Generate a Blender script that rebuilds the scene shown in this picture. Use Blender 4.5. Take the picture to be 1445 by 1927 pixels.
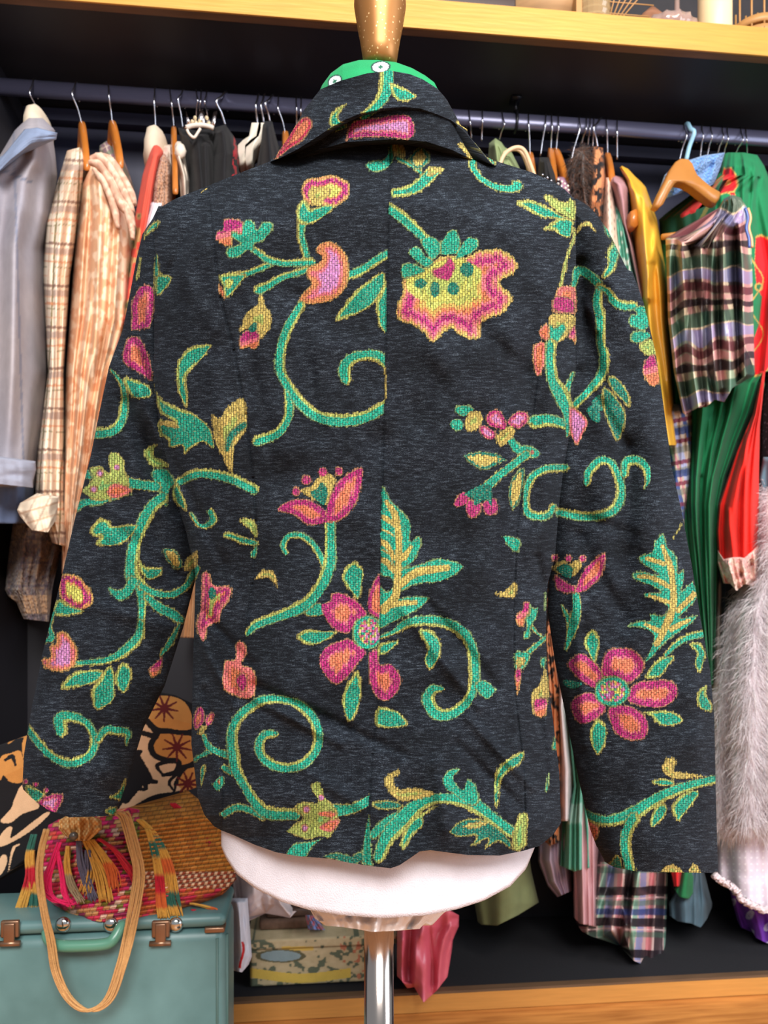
import bpy, math, random
import numpy as np

for _o in list(bpy.data.objects): bpy.data.objects.remove(_o)
SC = bpy.context.scene; COL = SC.collection
# ---------------------------------------------------------------- camera
YAW = math.radians(5.7); CAMZ = 0.66; FPX = 1392.0; CX, CY = 722.5, 1161.0
cd = bpy.data.cameras.new('camera'); cam = bpy.data.objects.new('camera', cd); COL.objects.link(cam)
cam.location = (0, 0, CAMZ); cam.rotation_euler = (math.radians(90), 0, -YAW)
cd.sensor_fit = 'VERTICAL'; cd.sensor_height = 36; cd.sensor_width = 27; cd.lens = 36*FPX/1927
cd.shift_y = (CY-963.5)/1927; cd.clip_start = .02
cd.dof.use_dof = True; cd.dof.focus_distance = .61; cd.dof.aperture_fstop = 11
SC.camera = cam
# ---------------------------------------------------------------- world, lights, exposure
w = bpy.data.worlds.new('world'); SC.world = w; w.use_nodes = True
w.node_tree.nodes['Background'].inputs[0].default_value = (.86, .92, 1, 1)
w.node_tree.nodes['Background'].inputs[1].default_value = .30
def area(name, loc, target, sx, sy, power, color):
    l = bpy.data.lights.new(name, 'AREA'); l.shape = 'RECTANGLE'; l.size = sx; l.size_y = sy; l.energy = power; l.color = color
    o = bpy.data.objects.new(name, l); COL.objects.link(o); o.location = loc
    from mathutils import Vector
    o.rotation_euler = (Vector(target)-Vector(loc)).to_track_quat('-Z', 'Y').to_euler(); return o
area('shop_window_light', (.1, -1.35, 2.15), (.1, 1.1, .85), 1.5, .9, 92, (1, .97, .94))
area('side_window_light', (2.3, -.5, 1.3), (.1, 1.0, .8), 1.2, 1.4, 30, (.86, .92, 1))
area('ceiling_lamp_light', (.9, -.5, 2.5), (.3, 1.2, .9), .5, .5, 14, (1, .90, .78))
SC.view_settings.view_transform = 'Standard'; SC.view_settings.look = 'None'; SC.view_settings.gamma = 1
SC.view_settings.exposure = 0.42; SC.view_settings.use_curve_mapping = False
# ---------------------------------------------------------------- helpers
RX = np.array([math.cos(YAW), -math.sin(YAW), 0.]); FW = np.array([math.sin(YAW), math.cos(YAW), 0.])
def ray(px, py):
    px = np.asarray(px, float); py = np.asarray(py, float)
    return FW + ((px-CX)/FPX)[..., None]*RX - ((py-CY)/FPX)[..., None]*np.array([0, 0, 1.])
def PD(px, py, d):                       # point at distance d along the view axis
    return ray(px, py)*np.asarray(d, float)[..., None] + np.array([0, 0, CAMZ])
def PY(px, py, Y):                       # point in the vertical plane y = Y (parallel to the rail)
    r = ray(px, py); return r*(np.asarray(Y, float)/r[..., 1])[..., None] + np.array([0, 0, CAMZ])
def lin(c):
    c = np.clip(np.asarray(c, float), 0, 1); return np.where(c <= .04045, c/12.92, ((c+.055)/1.055)**2.4)
def rgb(*a): return tuple(np.array(a)/255.)
def tag(o, label=None, cat=None, group=None, kind=None):
    if label: o['label'] = label
    if cat: o['category'] = cat
    if group: o['group'] = group
    if kind: o['kind'] = kind
    return o
def mk(name, V, F, mat=None, parent=None, col=None, pat=None, smooth=True):
    V = np.asarray(V, np.float32).reshape(-1, 3); me = bpy.data.meshes.new(name)
    if isinstance(F, np.ndarray):
        n = F.shape[1]; me.vertices.add(len(V)); me.vertices.foreach_set('co', V.ravel())
        me.loops.add(F.size); me.loops.foreach_set('vertex_index', F.astype(np.int32).ravel())
        me.polygons.add(len(F)); me.polygons.foreach_set('loop_start', np.arange(0, F.size, n, dtype=np.int32))
        me.update(calc_edges=True)
    else:
        me.from_pydata([tuple(v) for v in V.tolist()], [], [tuple(f) for f in F]); me.update()
    me.validate()
    if smooth: me.polygons.foreach_set('use_smooth', np.ones(len(me.polygons), bool))
    if col is not None:
        col = np.asarray(col, float)
        if col.ndim == 1: col = np.tile(col, (len(V), 1))
        a = me.attributes.new('Col', 'FLOAT_COLOR', 'POINT')
        c4 = np.ones((len(V), 4), np.float32); c4[:, :3] = lin(col.reshape(-1, 3)); a.data.foreach_set('color', c4.ravel())
    if pat is not None:
        a = me.attributes.new('pat', 'FLOAT_VECTOR', 'POINT'); a.data.foreach_set('vector', np.asarray(pat, np.float32).ravel())
    o = bpy.data.objects.new(name, me); COL.objects.link(o)
    if mat: me.materials.append(mat)
    if parent: o.parent = parent; o.matrix_parent_inverse = parent.matrix_world.inverted()
    return o
def empty(name, loc, label, cat, group=None):
    o = bpy.data.objects.new(name, None); COL.objects.link(o); o.location = [float(v) for v in loc]; o.empty_display_size = .05
    bpy.context.view_layer.update(); return tag(o, label, cat, group)
def join(parts):
    Vs, Fs, n = [], [], 0
    for V, F in parts:
        V = np.asarray(V).reshape(-1, 3); Vs.append(V); Fs += [tuple(int(i)+n for i in f) for f in F]; n += len(V)
    return np.vstack(Vs), Fs
def box(x0, x1, y0, y1, z0, z1, b=0.0):
    if b <= 0:
        V = [(x, y, z) for x in (x0, x1) for y in (y0, y1) for z in (z0, z1)]
        return np.array(V, float), [(0,1,3,2),(4,6,7,5),(0,4,5,1),(2,3,7,6),(0,2,6,4),(1,5,7,3)]
    V, F = [], []                            # chamfered box
    import bmesh
    bm = bmesh.new(); bmesh.ops.create_cube(bm, size=1)
    for v in bm.verts: v.co = ((x0+x1)/2+v.co.x*(x1-x0), (y0+y1)/2+v.co.y*(y1-y0), (z0+z1)/2+v.co.z*(z1-z0))
    bmesh.ops.bevel(bm, geom=bm.edges[:]+bm.verts[:], offset=b, segments=3, affect='EDGES', profile=.5)
    V = [tuple(v.co) for v in bm.verts]; F = [tuple(v.index for v in f.verts) for f in bm.faces]; bm.free()
    return np.array(V), F
def tube(P, r, n=8, caps=True, closed=False):
    P = np.asarray(P, float); r = np.interp(np.linspace(0, 1, len(P)), np.linspace(0, 1, len(np.atleast_1d(r))), np.atleast_1d(r))
    T = np.gradient(P, axis=0); T /= np.linalg.norm(T, axis=1)[:, None]+1e-12
    up = np.array([.13, .31, 1.]) if abs(T[0][2]) < .9 else np.array([1., .2, .1]); V = []
    N = np.cross(T[0], up); N /= np.linalg.norm(N)
    a = np.linspace(0, 2*math.pi, n, endpoint=False)
    for i in range(len(P)):
        N = N-T[i]*np.dot(N, T[i]); N /= np.linalg.norm(N)+1e-12; B = np.cross(T[i], N)
        V.append(P[i]+r[i]*(np.cos(a)[:, None]*N+np.sin(a)[:, None]*B))
    V = np.vstack(V); F = []
    for i in range(len(P)-1):
        for j in range(n): F.append((i*n+j, i*n+(j+1) % n, (i+1)*n+(j+1) % n, (i+1)*n+j))
    if caps: F.append(tuple(range(n-1, -1, -1))); F.append(tuple((len(P)-1)*n+j for j in range(n)))
    return V, F
def crv(P, n=6):
    P = np.asarray(P, float); Q = np.vstack([2*P[:1]-P[1:2], P, 2*P[-1:]-P[-2:-1]]); out = []
    for i in range(1, len(Q)-2):
        a, b, c, d = Q[i-1], Q[i], Q[i+1], Q[i+2]
        for k in range(n):
            t = k/n; out.append(.5*((2*b)+(c-a)*t+(2*a-5*b+4*c-d)*t*t+(3*b-a-3*c+d)*t**3))
    out.append(P[-1]); return np.array(out)
def lathe(prof, c, n=40, sx=1., sy=1.):   # prof: (r, z)
    a = np.linspace(0, 2*math.pi, n, endpoint=False); V = []
    for r, z in prof: V.append(np.column_stack([c[0]+r*sx*np.cos(a), c[1]+r*sy*np.sin(a), np.full(n, z)]))
    F = []
    for i in range(len(prof)-1):
        for j in range(n): F.append((i*n+j, i*n+(j+1) % n, (i+1)*n+(j+1) % n, (i+1)*n+j))
    F.append(tuple(range(n-1, -1, -1))); F.append(tuple((len(prof)-1)*n+j for j in range(n)))
    return np.vstack(V), F
def prism(poly, Y, th, bev=.25):          # outline given in photo coordinates, real thickness th in depth
    p = np.array(poly, float).reshape(-1, 2); c = p.mean(0); n = len(p); V = []
    for k, (dy, s) in enumerate(((-th/2, .94), (-th/2*.55, 1), (th/2*.55, 1), (th/2, .94))):
        q = PY(p[:, 0], p[:, 1], np.full(n, Y)); m = q.mean(0); q = m+(q-m)*(s if bev else 1); q[:, 1] += dy; V.append(q)
    F = [(k*n+i, k*n+(i+1) % n, (k+1)*n+(i+1) % n, (k+1)*n+i) for k in range(3) for i in range(n)]
    F.append(tuple(range(n-1, -1, -1))); F.append(tuple(3*n+i for i in range(n)))
    return np.vstack(V), F
# value noise for cloth folds (lattice in u, v)
def vnoise(x, y, seed=0):
    r = np.random.RandomState(seed).rand(64, 64); xi = np.floor(x).astype(int); yi = np.floor(y).astype(int); fx = x-xi; fy = y-yi
    fx = fx*fx*(3-2*fx); fy = fy*fy*(3-2*fy); g = lambda i, j: r[j % 64, i % 64]
    return (g(xi,yi)*(1-fx)+g(xi+1,yi)*fx)*(1-fy)+(g(xi,yi+1)*(1-fx)+g(xi+1,yi+1)*fx)*fy
# ---------------------------------------------------------------- materials (procedural)
def nodes(name):
    m = bpy.data.materials.new(name); m.use_nodes = True; nt = m.node_tree; return m, nt, nt.nodes['Principled BSDF'], nt.links
def plain(name, c, rough=.5, metal=0., noise=0., nscale=40., bump=0., coat=0., stretch=(1, 1, 1), c2=None, alpha=None, trans=0.):
    m, nt, p, L = nodes(name); p.inputs['Roughness'].default_value = rough; p.inputs['Metallic'].default_value = metal
    c = tuple(lin(c)); c2 = tuple(lin(c2)) if c2 is not None else tuple(x*(1-noise) for x in c)
    p.inputs['Base Color'].default_value = c+(1,); p.inputs['Coat Weight'].default_value = coat
    if trans: p.inputs['Transmission Weight'].default_value = trans
    if noise or bump or c2 is not None and noise:
        tc = nt.nodes.new('ShaderNodeTexCoord'); mp = nt.nodes.new('ShaderNodeMapping'); mp.inputs['Scale'].default_value = stretch
        n = nt.nodes.new('ShaderNodeTexNoise'); n.inputs['Scale'].default_value = nscale; n.inputs['Detail'].default_value = 6
        L.new(tc.outputs['Object'], mp.inputs[0]); L.new(mp.outputs[0], n.inputs['Vector'])
        r = nt.nodes.new('ShaderNodeValToRGB'); r.color_ramp.elements[0].position = .3; r.color_ramp.elements[1].position = .7
        r.color_ramp.elements[0].color = c2+(1,); r.color_ramp.elements[1].color = c+(1,)
        L.new(n.outputs['Fac'], r.inputs[0]); L.new(r.outputs[0], p.inputs['Base Color'])
        if bump:
            b = nt.nodes.new('ShaderNodeBump'); b.inputs['Strength'].default_value = bump; b.inputs['Distance'].default_value = .002
            L.new(n.outputs['Fac'], b.inputs['Height']); L.new(b.outputs[0], p.inputs['Normal'])
    return m
def fabric(name, rough=.8, sheen=.04, wscale=900, bump=.35, noise=.12, nscale=60, spec=.3, knit=False):
    m, nt, p, L = nodes(name); p.inputs['Roughness'].default_value = rough; p.inputs['Sheen Weight'].default_value = sheen
    p.inputs['Specular IOR Level'].default_value = spec
    a = nt.nodes.new('ShaderNodeAttribute'); a.attribute_name = 'Col'
    tc = nt.nodes.new('ShaderNodeTexCoord'); n = nt.nodes.new('ShaderNodeTexNoise'); n.inputs['Scale'].default_value = nscale; n.inputs['Detail'].default_value = 5
    L.new(tc.outputs['Object'], n.inputs['Vector'])
    mr = nt.nodes.new('ShaderNodeMapRange'); mr.inputs['To Min'].default_value = 1-noise*1.6; mr.inputs['To Max'].default_value = 1+noise
    L.new(n.outputs['Fac'], mr.inputs['Value'])
    mu = nt.nodes.new('ShaderNodeVectorMath'); mu.operation = 'SCALE'; L.new(a.outputs['Color'], mu.inputs[0]); L.new(mr.outputs[0], mu.inputs['Scale'])
    L.new(mu.outputs[0], p.inputs['Base Color'])
    if knit:
        wv = nt.nodes.new('ShaderNodeTexVoronoi'); wv.inputs['Scale'].default_value = wscale; out = wv.outputs['Distance']
    else:
        wv = nt.nodes.new('ShaderNodeTexNoise'); wv.inputs['Scale'].default_value = wscale; wv.inputs['Detail'].default_value = 2; out = wv.outputs['Fac']
    L.new(tc.outputs['Object'], wv.inputs['Vector'])
    b = nt.nodes.new('ShaderNodeBump'); b.inputs['Strength'].default_value = bump; b.inputs['Distance'].default_value = .0015 if not knit else .004
    L.new(out, b.inputs['Height']); L.new(b.outputs[0], p.inputs['Normal'])
    return m
M = {}
M['cotton'] = fabric('cotton'); M['satin'] = fabric('satin', .36, 0, 300, .05, .03, 20, .6); M['knit'] = fabric('knit', .9, .3, 230, .9, .15, 50, .2, True)
M['lace'] = fabric('lace', .85, .2, 160, 1., .25, 90, .2, True); M['straw'] = fabric('straw', .6, 0, 320, .7, .25, 160, .4)
M['yarn'] = fabric('yarn', .7, .1, 900, .6, .2, 300, .3); M['fluff'] = fabric('fur', .75, .3, 500, .3, .2, 30, .2)
M['black'] = plain('shaded_navy_paint', rgb(20, 18, 26), .55, noise=.25, nscale=8)  # unit paint with the shade put into its colour
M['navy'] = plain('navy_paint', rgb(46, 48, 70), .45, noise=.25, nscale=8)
M['carpet'] = plain('black_carpet', rgb(16, 16, 24), .95, noise=.4, nscale=400, bump=.4)
M['gold'] = plain('gold_painted_wood', rgb(200, 148, 66), .45, .2, noise=.16, nscale=9, bump=.25, stretch=(1.5, 10, 22))
M['brownedge'] = plain('raw_wood_edge', rgb(104, 78, 56), .6, noise=.35, nscale=14, stretch=(1, 8, 8))
M['hwood'] = plain('orange_hanger_wood', rgb(190, 112, 42), .35, noise=.22, nscale=30, coat=.3, stretch=(1, 1, .2))
M['hwoodpale'] = plain('tan_hanger_wood', rgb(178, 116, 50), .4, noise=.15, nscale=22, coat=.15)
M['steel'] = plain('steel_wire', rgb(190, 190, 200), .22, 1.)
M['whiteplastic'] = plain('cream_plastic', rgb(226, 216, 200), .4)
M['blueplastic'] = plain('pale_blue_plastic', rgb(150, 195, 218), .35)
M['rail'] = plain('dark_steel_rail', rgb(78, 78, 100), .3, .45)
M['fascia_bounce'] = plain('gold_paint_floor_bounce', rgb(206, 146, 74), .45, .2, noise=.14, nscale=9, bump=.15, stretch=(1.5, 10, 22))  # gold paint tinted orange for light bounced off the floor
M['padded'] = M['cotton']
# ---------------------------------------------------------------- woven pattern of the jacket (cloth coordinates)
W_, H_ = 1445, 1927
PAT = np.zeros((H_, W_, 3), np.float32); MASK = np.zeros((H_, W_), np.float32)
_r = np.random.RandomState(5)
CN = _r.rand(W_ // 3 + 2); RN = _r.rand(H_ // 3 + 2)
def c8(*a): return np.array(a, np.float32) / 255.
T, TD, LM, GD, OR = c8(34,166,136), c8(22,118,100), c8(170,184,96), c8(205,178,96), c8(226,122,84)
MG, PK, LI, YE, TG = c8(176,42,112), c8(226,112,124), c8(205,132,186), c8(222,206,96), c8(60,190,130)
FR = dict(Z0=(0,0,1.), Z1=(380,300,4.014), Z2=(700,240,4.014), Z3=(820,720,4.817), Z4=(220,780,4.817), Z5=(340,1280,4.014),
 Z6=(660,1340,3.6125), Z7=(480,860,3.44), Z8=(930,980,4.817), Y1=(960,340,4.516), Y2=(220,330,6.02), Y3=(0,1280,3.141),
 A2=(480,0,3.01), A4=(0,480,3.01), A5=(480,480,3.01), A6=(960,480,2.979), B1=(0,960,3.01), B2=(480,960,3.01),
 B3=(960,960,2.979), C3=(960,1440,2.979))
def smooth(P, closed, n=8):
    P = np.asarray(P, np.float64)
    if closed: Q = np.vstack([P[-1:], P, P[:2]])
    else: Q = np.vstack([2*P[:1]-P[1:2], P, 2*P[-1:]-P[-2:-1]])
    out = []
    for i in range(1, len(Q)-2):
        a, b, c, d = Q[i-1], Q[i], Q[i+1], Q[i+2]
        for k in range(n):
            t = k/n
            out.append(.5*((2*b)+(c-a)*t+(2*a-5*b+4*c-d)*t*t+(3*b-a-3*c+d)*t**3) if not closed or True else b)
    if not closed: out.append(P[-1])
    return np.array(out)
def seam_x(y): return np.interp(y, [130,400,760,1000,1300,1420,1560,1640], [735,730,722,716,712,700,690,688])
def _box(P, m=7):
    x0, y0 = np.floor(P[:, :2].min(0)-m).astype(int); x1, y1 = np.ceil(P[:, :2].max(0)+m).astype(int)
    x0, y0 = max(x0,0), max(y0,0); x1, y1 = min(x1,W_), min(y1,H_)
    return x0, y0, x1, y1
def _paint(x0, y0, x1, y1, X, Y, d, col, clip, fringe=True):
    # d: distance inside the motif (positive inside)
    jit = (CN[(X//3).astype(int)] * 4.6 + RN[(Y//3).astype(int)] * 2.2) - 3.0
    m = (d + jit*(.75 if fringe else .35)) > 0
    edge = m & (d < 2.1)
    if clip == 'L': m &= X < seam_x(Y)
    if clip == 'R': m &= X > seam_x(Y)
    c = col.copy()
    if fringe: c[edge] = GD*.6+c[edge]*.3
    sub = PAT[y0:y1, x0:x1]; sub[m] = c[m]
    mk = MASK[y0:y1, x0:x1]; mk[m] = np.where(d[m] > .8, 1., .8)
def G(f, pts, st='leafT', clip=None):
    ox, oy, k = FR[f]
    P = np.array(pts, np.float64).reshape(-1, 2)/k + (ox, oy)
    P = smooth(P, True, 6 if len(P) > 6 else 8)
    x0, y0, x1, y1 = _box(P)
    if x1 <= x0 or y1 <= y0: return
    Y, X = np.mgrid[y0:y1, x0:x1].astype(np.float64)
    ins = np.zeros(X.shape, bool); dm = np.full(X.shape, 1e9)
    Q = np.roll(P, -1, 0)
    for (ax, ay), (bx, by) in zip(P, Q):
        dx, dy = bx-ax, by-ay; L2 = dx*dx+dy*dy+1e-9
        t = np.clip(((X-ax)*dx+(Y-ay)*dy)/L2, 0, 1)
        dm = np.minimum(dm, (X-ax-t*dx)**2+(Y-ay-t*dy)**2)
        cr = (ay > Y) != (by > Y)
        if abs(dy) > 1e-9: ins ^= cr & (X < dx*(Y-ay)/dy+ax)
    d = np.sqrt(dm)*np.where(ins, 1, -1); mx = max(d.max(), 1.)
    col = np.zeros(X.shape+(3,), np.float32)
    q = d/mx + (CN[(X//3).astype(int)]-.5)*.24
    cx = P[:, 0].mean(); cy = P[:, 1].mean(); h = np.ptp(P[:, 1])+1e-6
    def bands(v, *bs):
        col[:] = bs[-1]
        for th, c in reversed(list(zip(bs[0:-1:2], bs[1:-1:2]))): col[v < th] = c
    if st == 'leafT':
        thin = np.where(X+.6*Y < cx+.6*cy, 6.0, 3.4); thin = np.minimum(thin, mx*.55)
        col[:] = T*.8+TD*.2; col[d < thin] = LM
    elif st == 'leafD':
        col[:] = TD; col[d < min(3.5, mx*.4)] = LM*.8
    elif st == 'teal': col[:] = T
    elif st == 'TD': col[:] = TD
    elif st == 'gold': col[:] = GD*.96; col[q > .75] = LM*.95
    elif st == 'goldp': col[:] = GD*.95
    elif st == 'goldT': bands(q, .38, TD, GD)
    elif st == 'lime': bands(q, .8, LM, LM*.6+TG*.4)
    elif st == 'yel': bands(q+.35*(CN[(X//3).astype(int)]-.5), .35, YE*.7+LM*.3, LM*.5+YE*.4+TG*.1)
    elif st == 'mag': bands(q, .52, MG, .62, PK, OR*.9+PK*.1)
    elif st == 'magp': col[:] = MG*.9+PK*.1
    elif st == 'magor': bands((Y-cy)/h+.5+(X-cx)/h*.3, .42, MG, .62, PK, OR)
    elif st == 'magup': bands(.5-(Y-cy)/h, .45, PK*.6+OR*.4, MG)
    elif st == 'magli': bands(q, .4, MG, .6, PK, LI)
    elif st == 'red': bands(q, .5, c8(196,48,80), OR)
    elif st == 'or': bands(q, .5, PK*.7+OR*.3, OR)
    elif st == 'li': bands(q, .3, PK, LI)
    elif st == 'heart': bands(q, .30, OR*.75+GD*.25, .48, PK, LI)
    elif st == 'rose': bands(q, .22, OR*.6+GD*.4, .5, MG, .62, OR, YE*.8+LM*.2)
    elif st == 'lip': bands(q, .3, PK, .55, MG, .7, OR, LM)
    elif st == 'big': bands(d+(CN[(X//3).astype(int)]-.5)*9, 3, GD, 8, OR*.5+GD*.5, 15, PK, 25, MG, 31, PK, 38, OR, 46, YE*.6+OR*.4, LM*.6+YE*.4)
    elif st == 'fern': col[:] = T
    elif st == 'speck':
        pal = np.array([LI, LM, MG*.7+LI*.3, T, PK, YE])
        ii = (_r.rand(400, 400)*6).astype(int)[(Y//5).astype(int) % 400, (X//4).astype(int) % 400]
        col[:] = pal[ii]
    _paint(x0, y0, x1, y1, X, Y, d, col, clip, st not in ('yel', 'TD', 'speck', 'goldp'))
def V(f, pts, w, side=0, st='teal', clip=None):
    ox, oy, k = FR[f]
    P = np.array(pts, np.float64).reshape(-1, 2)/k + (ox, oy)
    w = np.array(w if hasattr(w, '__len__') else [w], np.float64)/k/2
    w = np.interp(np.linspace(0, 1, len(P)), np.linspace(0, 1, len(w)), w)
    P = smooth(np.column_stack([P, w]), False, 8)
    x0, y0, x1, y1 = _box(P, int(w.max()+7))
    if x1 <= x0 or y1 <= y0: return
    Y, X = np.mgrid[y0:y1, x0:x1].astype(np.float64)
    best = np.full(X.shape, 1e9); sg = np.zeros(X.shape); ww = np.ones(X.shape)
    for (ax, ay, aw), (bx, by, bw) in zip(P[:-1], P[1:]):
        dx, dy = bx-ax, by-ay; L2 = dx*dx+dy*dy+1e-9
        t = np.clip(((X-ax)*dx+(Y-ay)*dy)/L2, 0, 1)
        ex, ey = X-ax-t*dx, Y-ay-t*dy; e = np.hypot(ex, ey); wl = aw+(bw-aw)*t
        v = e-wl; m = v < best
        best[m] = v[m]; ww[m] = wl[m]; sg[m] = (np.sign(dx*ey-dy*ex)*e)[m]
    d = -best
    col = np.zeros(X.shape+(3,), np.float32)
    col[:] = {'teal': T, 'gold': GD, 'lime': LM, 'TD': TD}[st]
    if side in (1, -1): col[(sg*side > ww*.42)] = LM*.9+GD*.1
    elif side == 0 and st == 'teal': col[d < 1.8] = LM*.8+T*.2
    _paint(x0, y0, x1, y1, X, Y, d, col, clip, st != 'gold' or side != 5)
def D(f, x, y, r, st='magp', ry=None, clip=None):
    ry = ry or r
    G(f, [v for a in range(8) for v in (x+r*math.cos(a*math.pi/4), y+ry*math.sin(a*math.pi/4))], st, clip)
# upper left of the back
V('Z1',[755,470,745,560,765,650,800,770],[70,55,60,60],1)
G('Z1',[750,215,790,150,860,130,960,115,1040,135,1105,175,1115,240,1085,300,1020,345,960,352,880,350,820,340,770,300],'rose')
G('Z1',[800,240,830,210,900,200,960,215,965,260,930,300,910,345,850,350,810,300],'gold')
G('Z1',[750,305,715,370,710,430,740,480,790,490,860,470,930,430,990,375,1000,350,930,340,860,360,820,370,790,320],'leafT')
V('Z1',[520,785,420,830,320,865,220,880],[45,50,55,60],1)
V('Z1',[340,640,420,700,500,755,600,780,700,780,830,775],[50,55,60,60,60,60],-1)
G('Z1',[130,870,300,860,330,880,270,960,210,1030,170,1035,150,960],'leafT'); G('Z1',[175,910,225,905,215,965,185,965],'yel')
G('Z1',[122,945,150,960,170,1050,135,1020],'or')
G('Z1',[95,600,110,540,150,530,160,460,220,445,290,460,330,500,310,560,250,580,225,600,220,650,160,645,120,620],'magor')
G('Z1',[215,560,250,545,290,560,310,480,350,450,395,480,415,530,450,480,500,470,535,500,510,560,450,620,400,635,380,690,330,690,300,720,230,745,185,725,190,670,250,650,290,630,240,600],'teal')
V('Z1',[790,830,700,860,600,890,500,950,430,980],[50,55,60,65,80],1)
G('Z1',[430,1030,455,1030,470,1090,515,1160,515,1260,470,1330,430,1345,420,1300,330,1280,285,1300,310,1200,350,1140,410,1100],'gold')
G('Z1',[330,1290,420,1300,432,1380,400,1435,340,1420,290,1432,280,1350],'magor'); G('Z1',[345,1275,400,1228,415,1270,375,1305],'TD')
V('Z1',[1090,880,1200,840,1300,770,1425,700],[75,72,70,75],1,clip='L')
G('Z1',[855,680,880,640,930,615,1000,630,1060,680,1100,760,1105,850,1090,950,1040,1020,960,1070,870,1090,790,1090,730,1070,760,1010,820,940,790,880,800,820,870,780,900,740,870,710],'heart')
G('Z1',[1010,1215,1060,1110,1150,1000,1260,910,1370,850,1378,950,1300,1080,1180,1160],'leafT')
G('Z1',[1325,1200,1310,1100,1340,1020,1400,900,1430,1000,1420,1200,1395,1320,1340,1260],'leafT','L')
V('A5',[258,285,190,400,150,520,140,640,180,730,250,830,350,910,480,935,620,915,740,850,790,800],[50,60,62,62,62,66,72,76,72,68,60],-1,clip='L')
V('A5',[175,770,190,850,180,930,120,1010,10,1052],[30,50,55,60,62],1)
V('A5',[770,640,700,575,620,565,540,590,505,650,515,700],[70,66,62,66,76,66],-1,clip='L')
V('A5',[736,640,738,740,736,810],[12,10,14],5,'gold')
# upper right of the back
V('Z2',[150,130,135,220,90,275,20,290,-20,285],[40,60,75,85,60],2)
G('Z2',[150,90,220,110,250,180,230,250,180,230,150,170],'gold'); V('Z2',[190,230,260,265,330,310,370,345],[40,30,35],0)
G('Z2',[280,250,300,190,370,140,420,180,435,230,400,290,330,310],'goldT')
G('Z2',[145,460,250,440,340,380,400,320,440,295,550,305,500,360,430,430,350,490,250,520,145,525],'leafT'); G('Z2',[410,360,440,310,545,305,480,350],'gold')
V('Z2',[115,600,230,680,310,750,390,830],[90,90,85,75],-1,clip='R')
V('Z2',[760,240,760,300,820,380,920,440,1030,460,1105,440,1075,415],[60,50,50,55,62,70,40],0)
G('Z0',[760,524,758,546,747,571,744,590,752,603,779,613,796,626,815,643,839,623,850,618,862,629,885,638,902,633,908,606,945,590,958,576,963,564,959,549,939,531,964,516,973,497,961,479,944,469,924,468,899,472,874,484,849,479,825,484,805,504,792,516],'big')
G('Z0',[766,522,800,502,850,484,880,492,902,506,905,522,890,545,868,560,840,566,800,566,768,548],'yel')
for p in ([380,900,370,850,430,820,500,850,525,900,500,970,440,990],[520,960,515,870,560,800,610,765,650,800,668,880,640,950,580,962],[630,990,660,900,720,830,790,840,797,900,730,960],[280,960,290,910,350,900,400,960,460,1010,410,1060,330,1010],[218,1100,225,1040,290,1020,400,1070,370,1100,250,1137]): G('Z2',p,'teal')
G('Z2',[450,1080,530,1040,580,980,618,1010,620,1080,580,1150,500,1140],'magp')
D('Z2',365,1175,44,'TD',36); D('Z2',475,1220,34,'TD',58); D('Z2',610,1215,44,'TD',50); D('Z2',715,1070,52,'TD',55)
# right shoulder
V('Y1',[535,400,540,480,490,620,450,780,425,890],[25,32,32,38,34],5,'lime')
G('Y1',[45,185,150,160,260,190,400,270,520,330,500,360,380,320,250,310,150,250],'leafT')
G('Y1',[285,130,330,120,400,160,480,180,500,150,550,190,545,330,440,290,340,210],'lime')
G('Y1',[270,410,360,350,430,310,530,340,530,400,510,480,430,470,370,420],'leafT')
G('Y1',[560,455,570,390,620,350,680,350,720,430,660,390,610,400],'gold')
V('Y1',[535,900,570,770,640,780,740,870,760,920],[40,80,85,80,50],2)
V('A6',[500,180,485,260,505,360,505,480,525,560,515,660,440,760,360,840],[45,58,60,50,60,58,50,45],-1)
V('Y1',[760,900,830,940,880,1020,960,1060,1050,1060],[50,60,80,85,70],-1)
G('Y1',[1050,1080,1130,1060,1175,1130,1175,1240,1110,1270,1010,1220,1020,1140,1070,1130],'teal'); G('Y1',[1020,1350,1050,1280,1170,1280,1190,1330,1090,1380],'teal')
G('Y1',[1090,1400,1190,1340,1225,1400,1235,1490,1150,1480],'lime'); G('A6',[745,610,780,560,812,570,838,700,790,735,745,670],'magor')
G('Y1',[800,400,810,375,870,440,840,480,810,450],'teal'); G('Y1',[815,620,840,560,900,500,930,560,930,620,880,760,800,830,780,800,820,720],'leafT')
G('Y1',[400,920,450,890,540,900,562,960,558,1120,470,1130,370,1120,370,1040],'or'); G('Y1',[385,980,530,1010,532,1120,370,1095],'magp')
G('Y1',[340,1140,450,1130,545,1150,545,1230,480,1320,400,1380,330,1360,320,1250],'gold'); G('Y1',[330,1220,380,1250,440,1210,470,1260,400,1370,330,1350],'teal')
G('Y1',[240,1270,310,1210,330,1300,310,1360,250,1320],'or'); G('Y1',[490,1320,545,1230,558,1380,520,1350],'magor')
G('A6',[135,500,190,490,195,600,160,680,135,650,125,570],'or')
V('A6',[350,660,320,740,300,800],[20,40,60],2)
V('A6',[310,950,220,925,140,935],[60,70,80],-1); V('A6',[228,500,225,600,240,700,290,790,325,900,318,1010],[60,60,70,90,60,20],-1)
G('A6',[330,860,380,870,435,930,410,1000,370,1065,330,980],'li'); G('A6',[425,870,460,840,500,880,500,930,460,930],'TD'); G('A6',[455,820,510,780,520,860,490,870],'TD')
G('A6',[545,680,600,690,660,770,665,850,610,800,560,740],'leafD'); G('A6',[520,740,570,770,640,870,640,960,600,1045,550,950,520,850],'leafD')
V('Z0',[1104,908,1108,887,1128,867,1148,870,1162,895,1168,925,1158,955,1130,969,1094,971,1052,963],[15,17,17,15,17,18,20,18,18,18],1)
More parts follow.
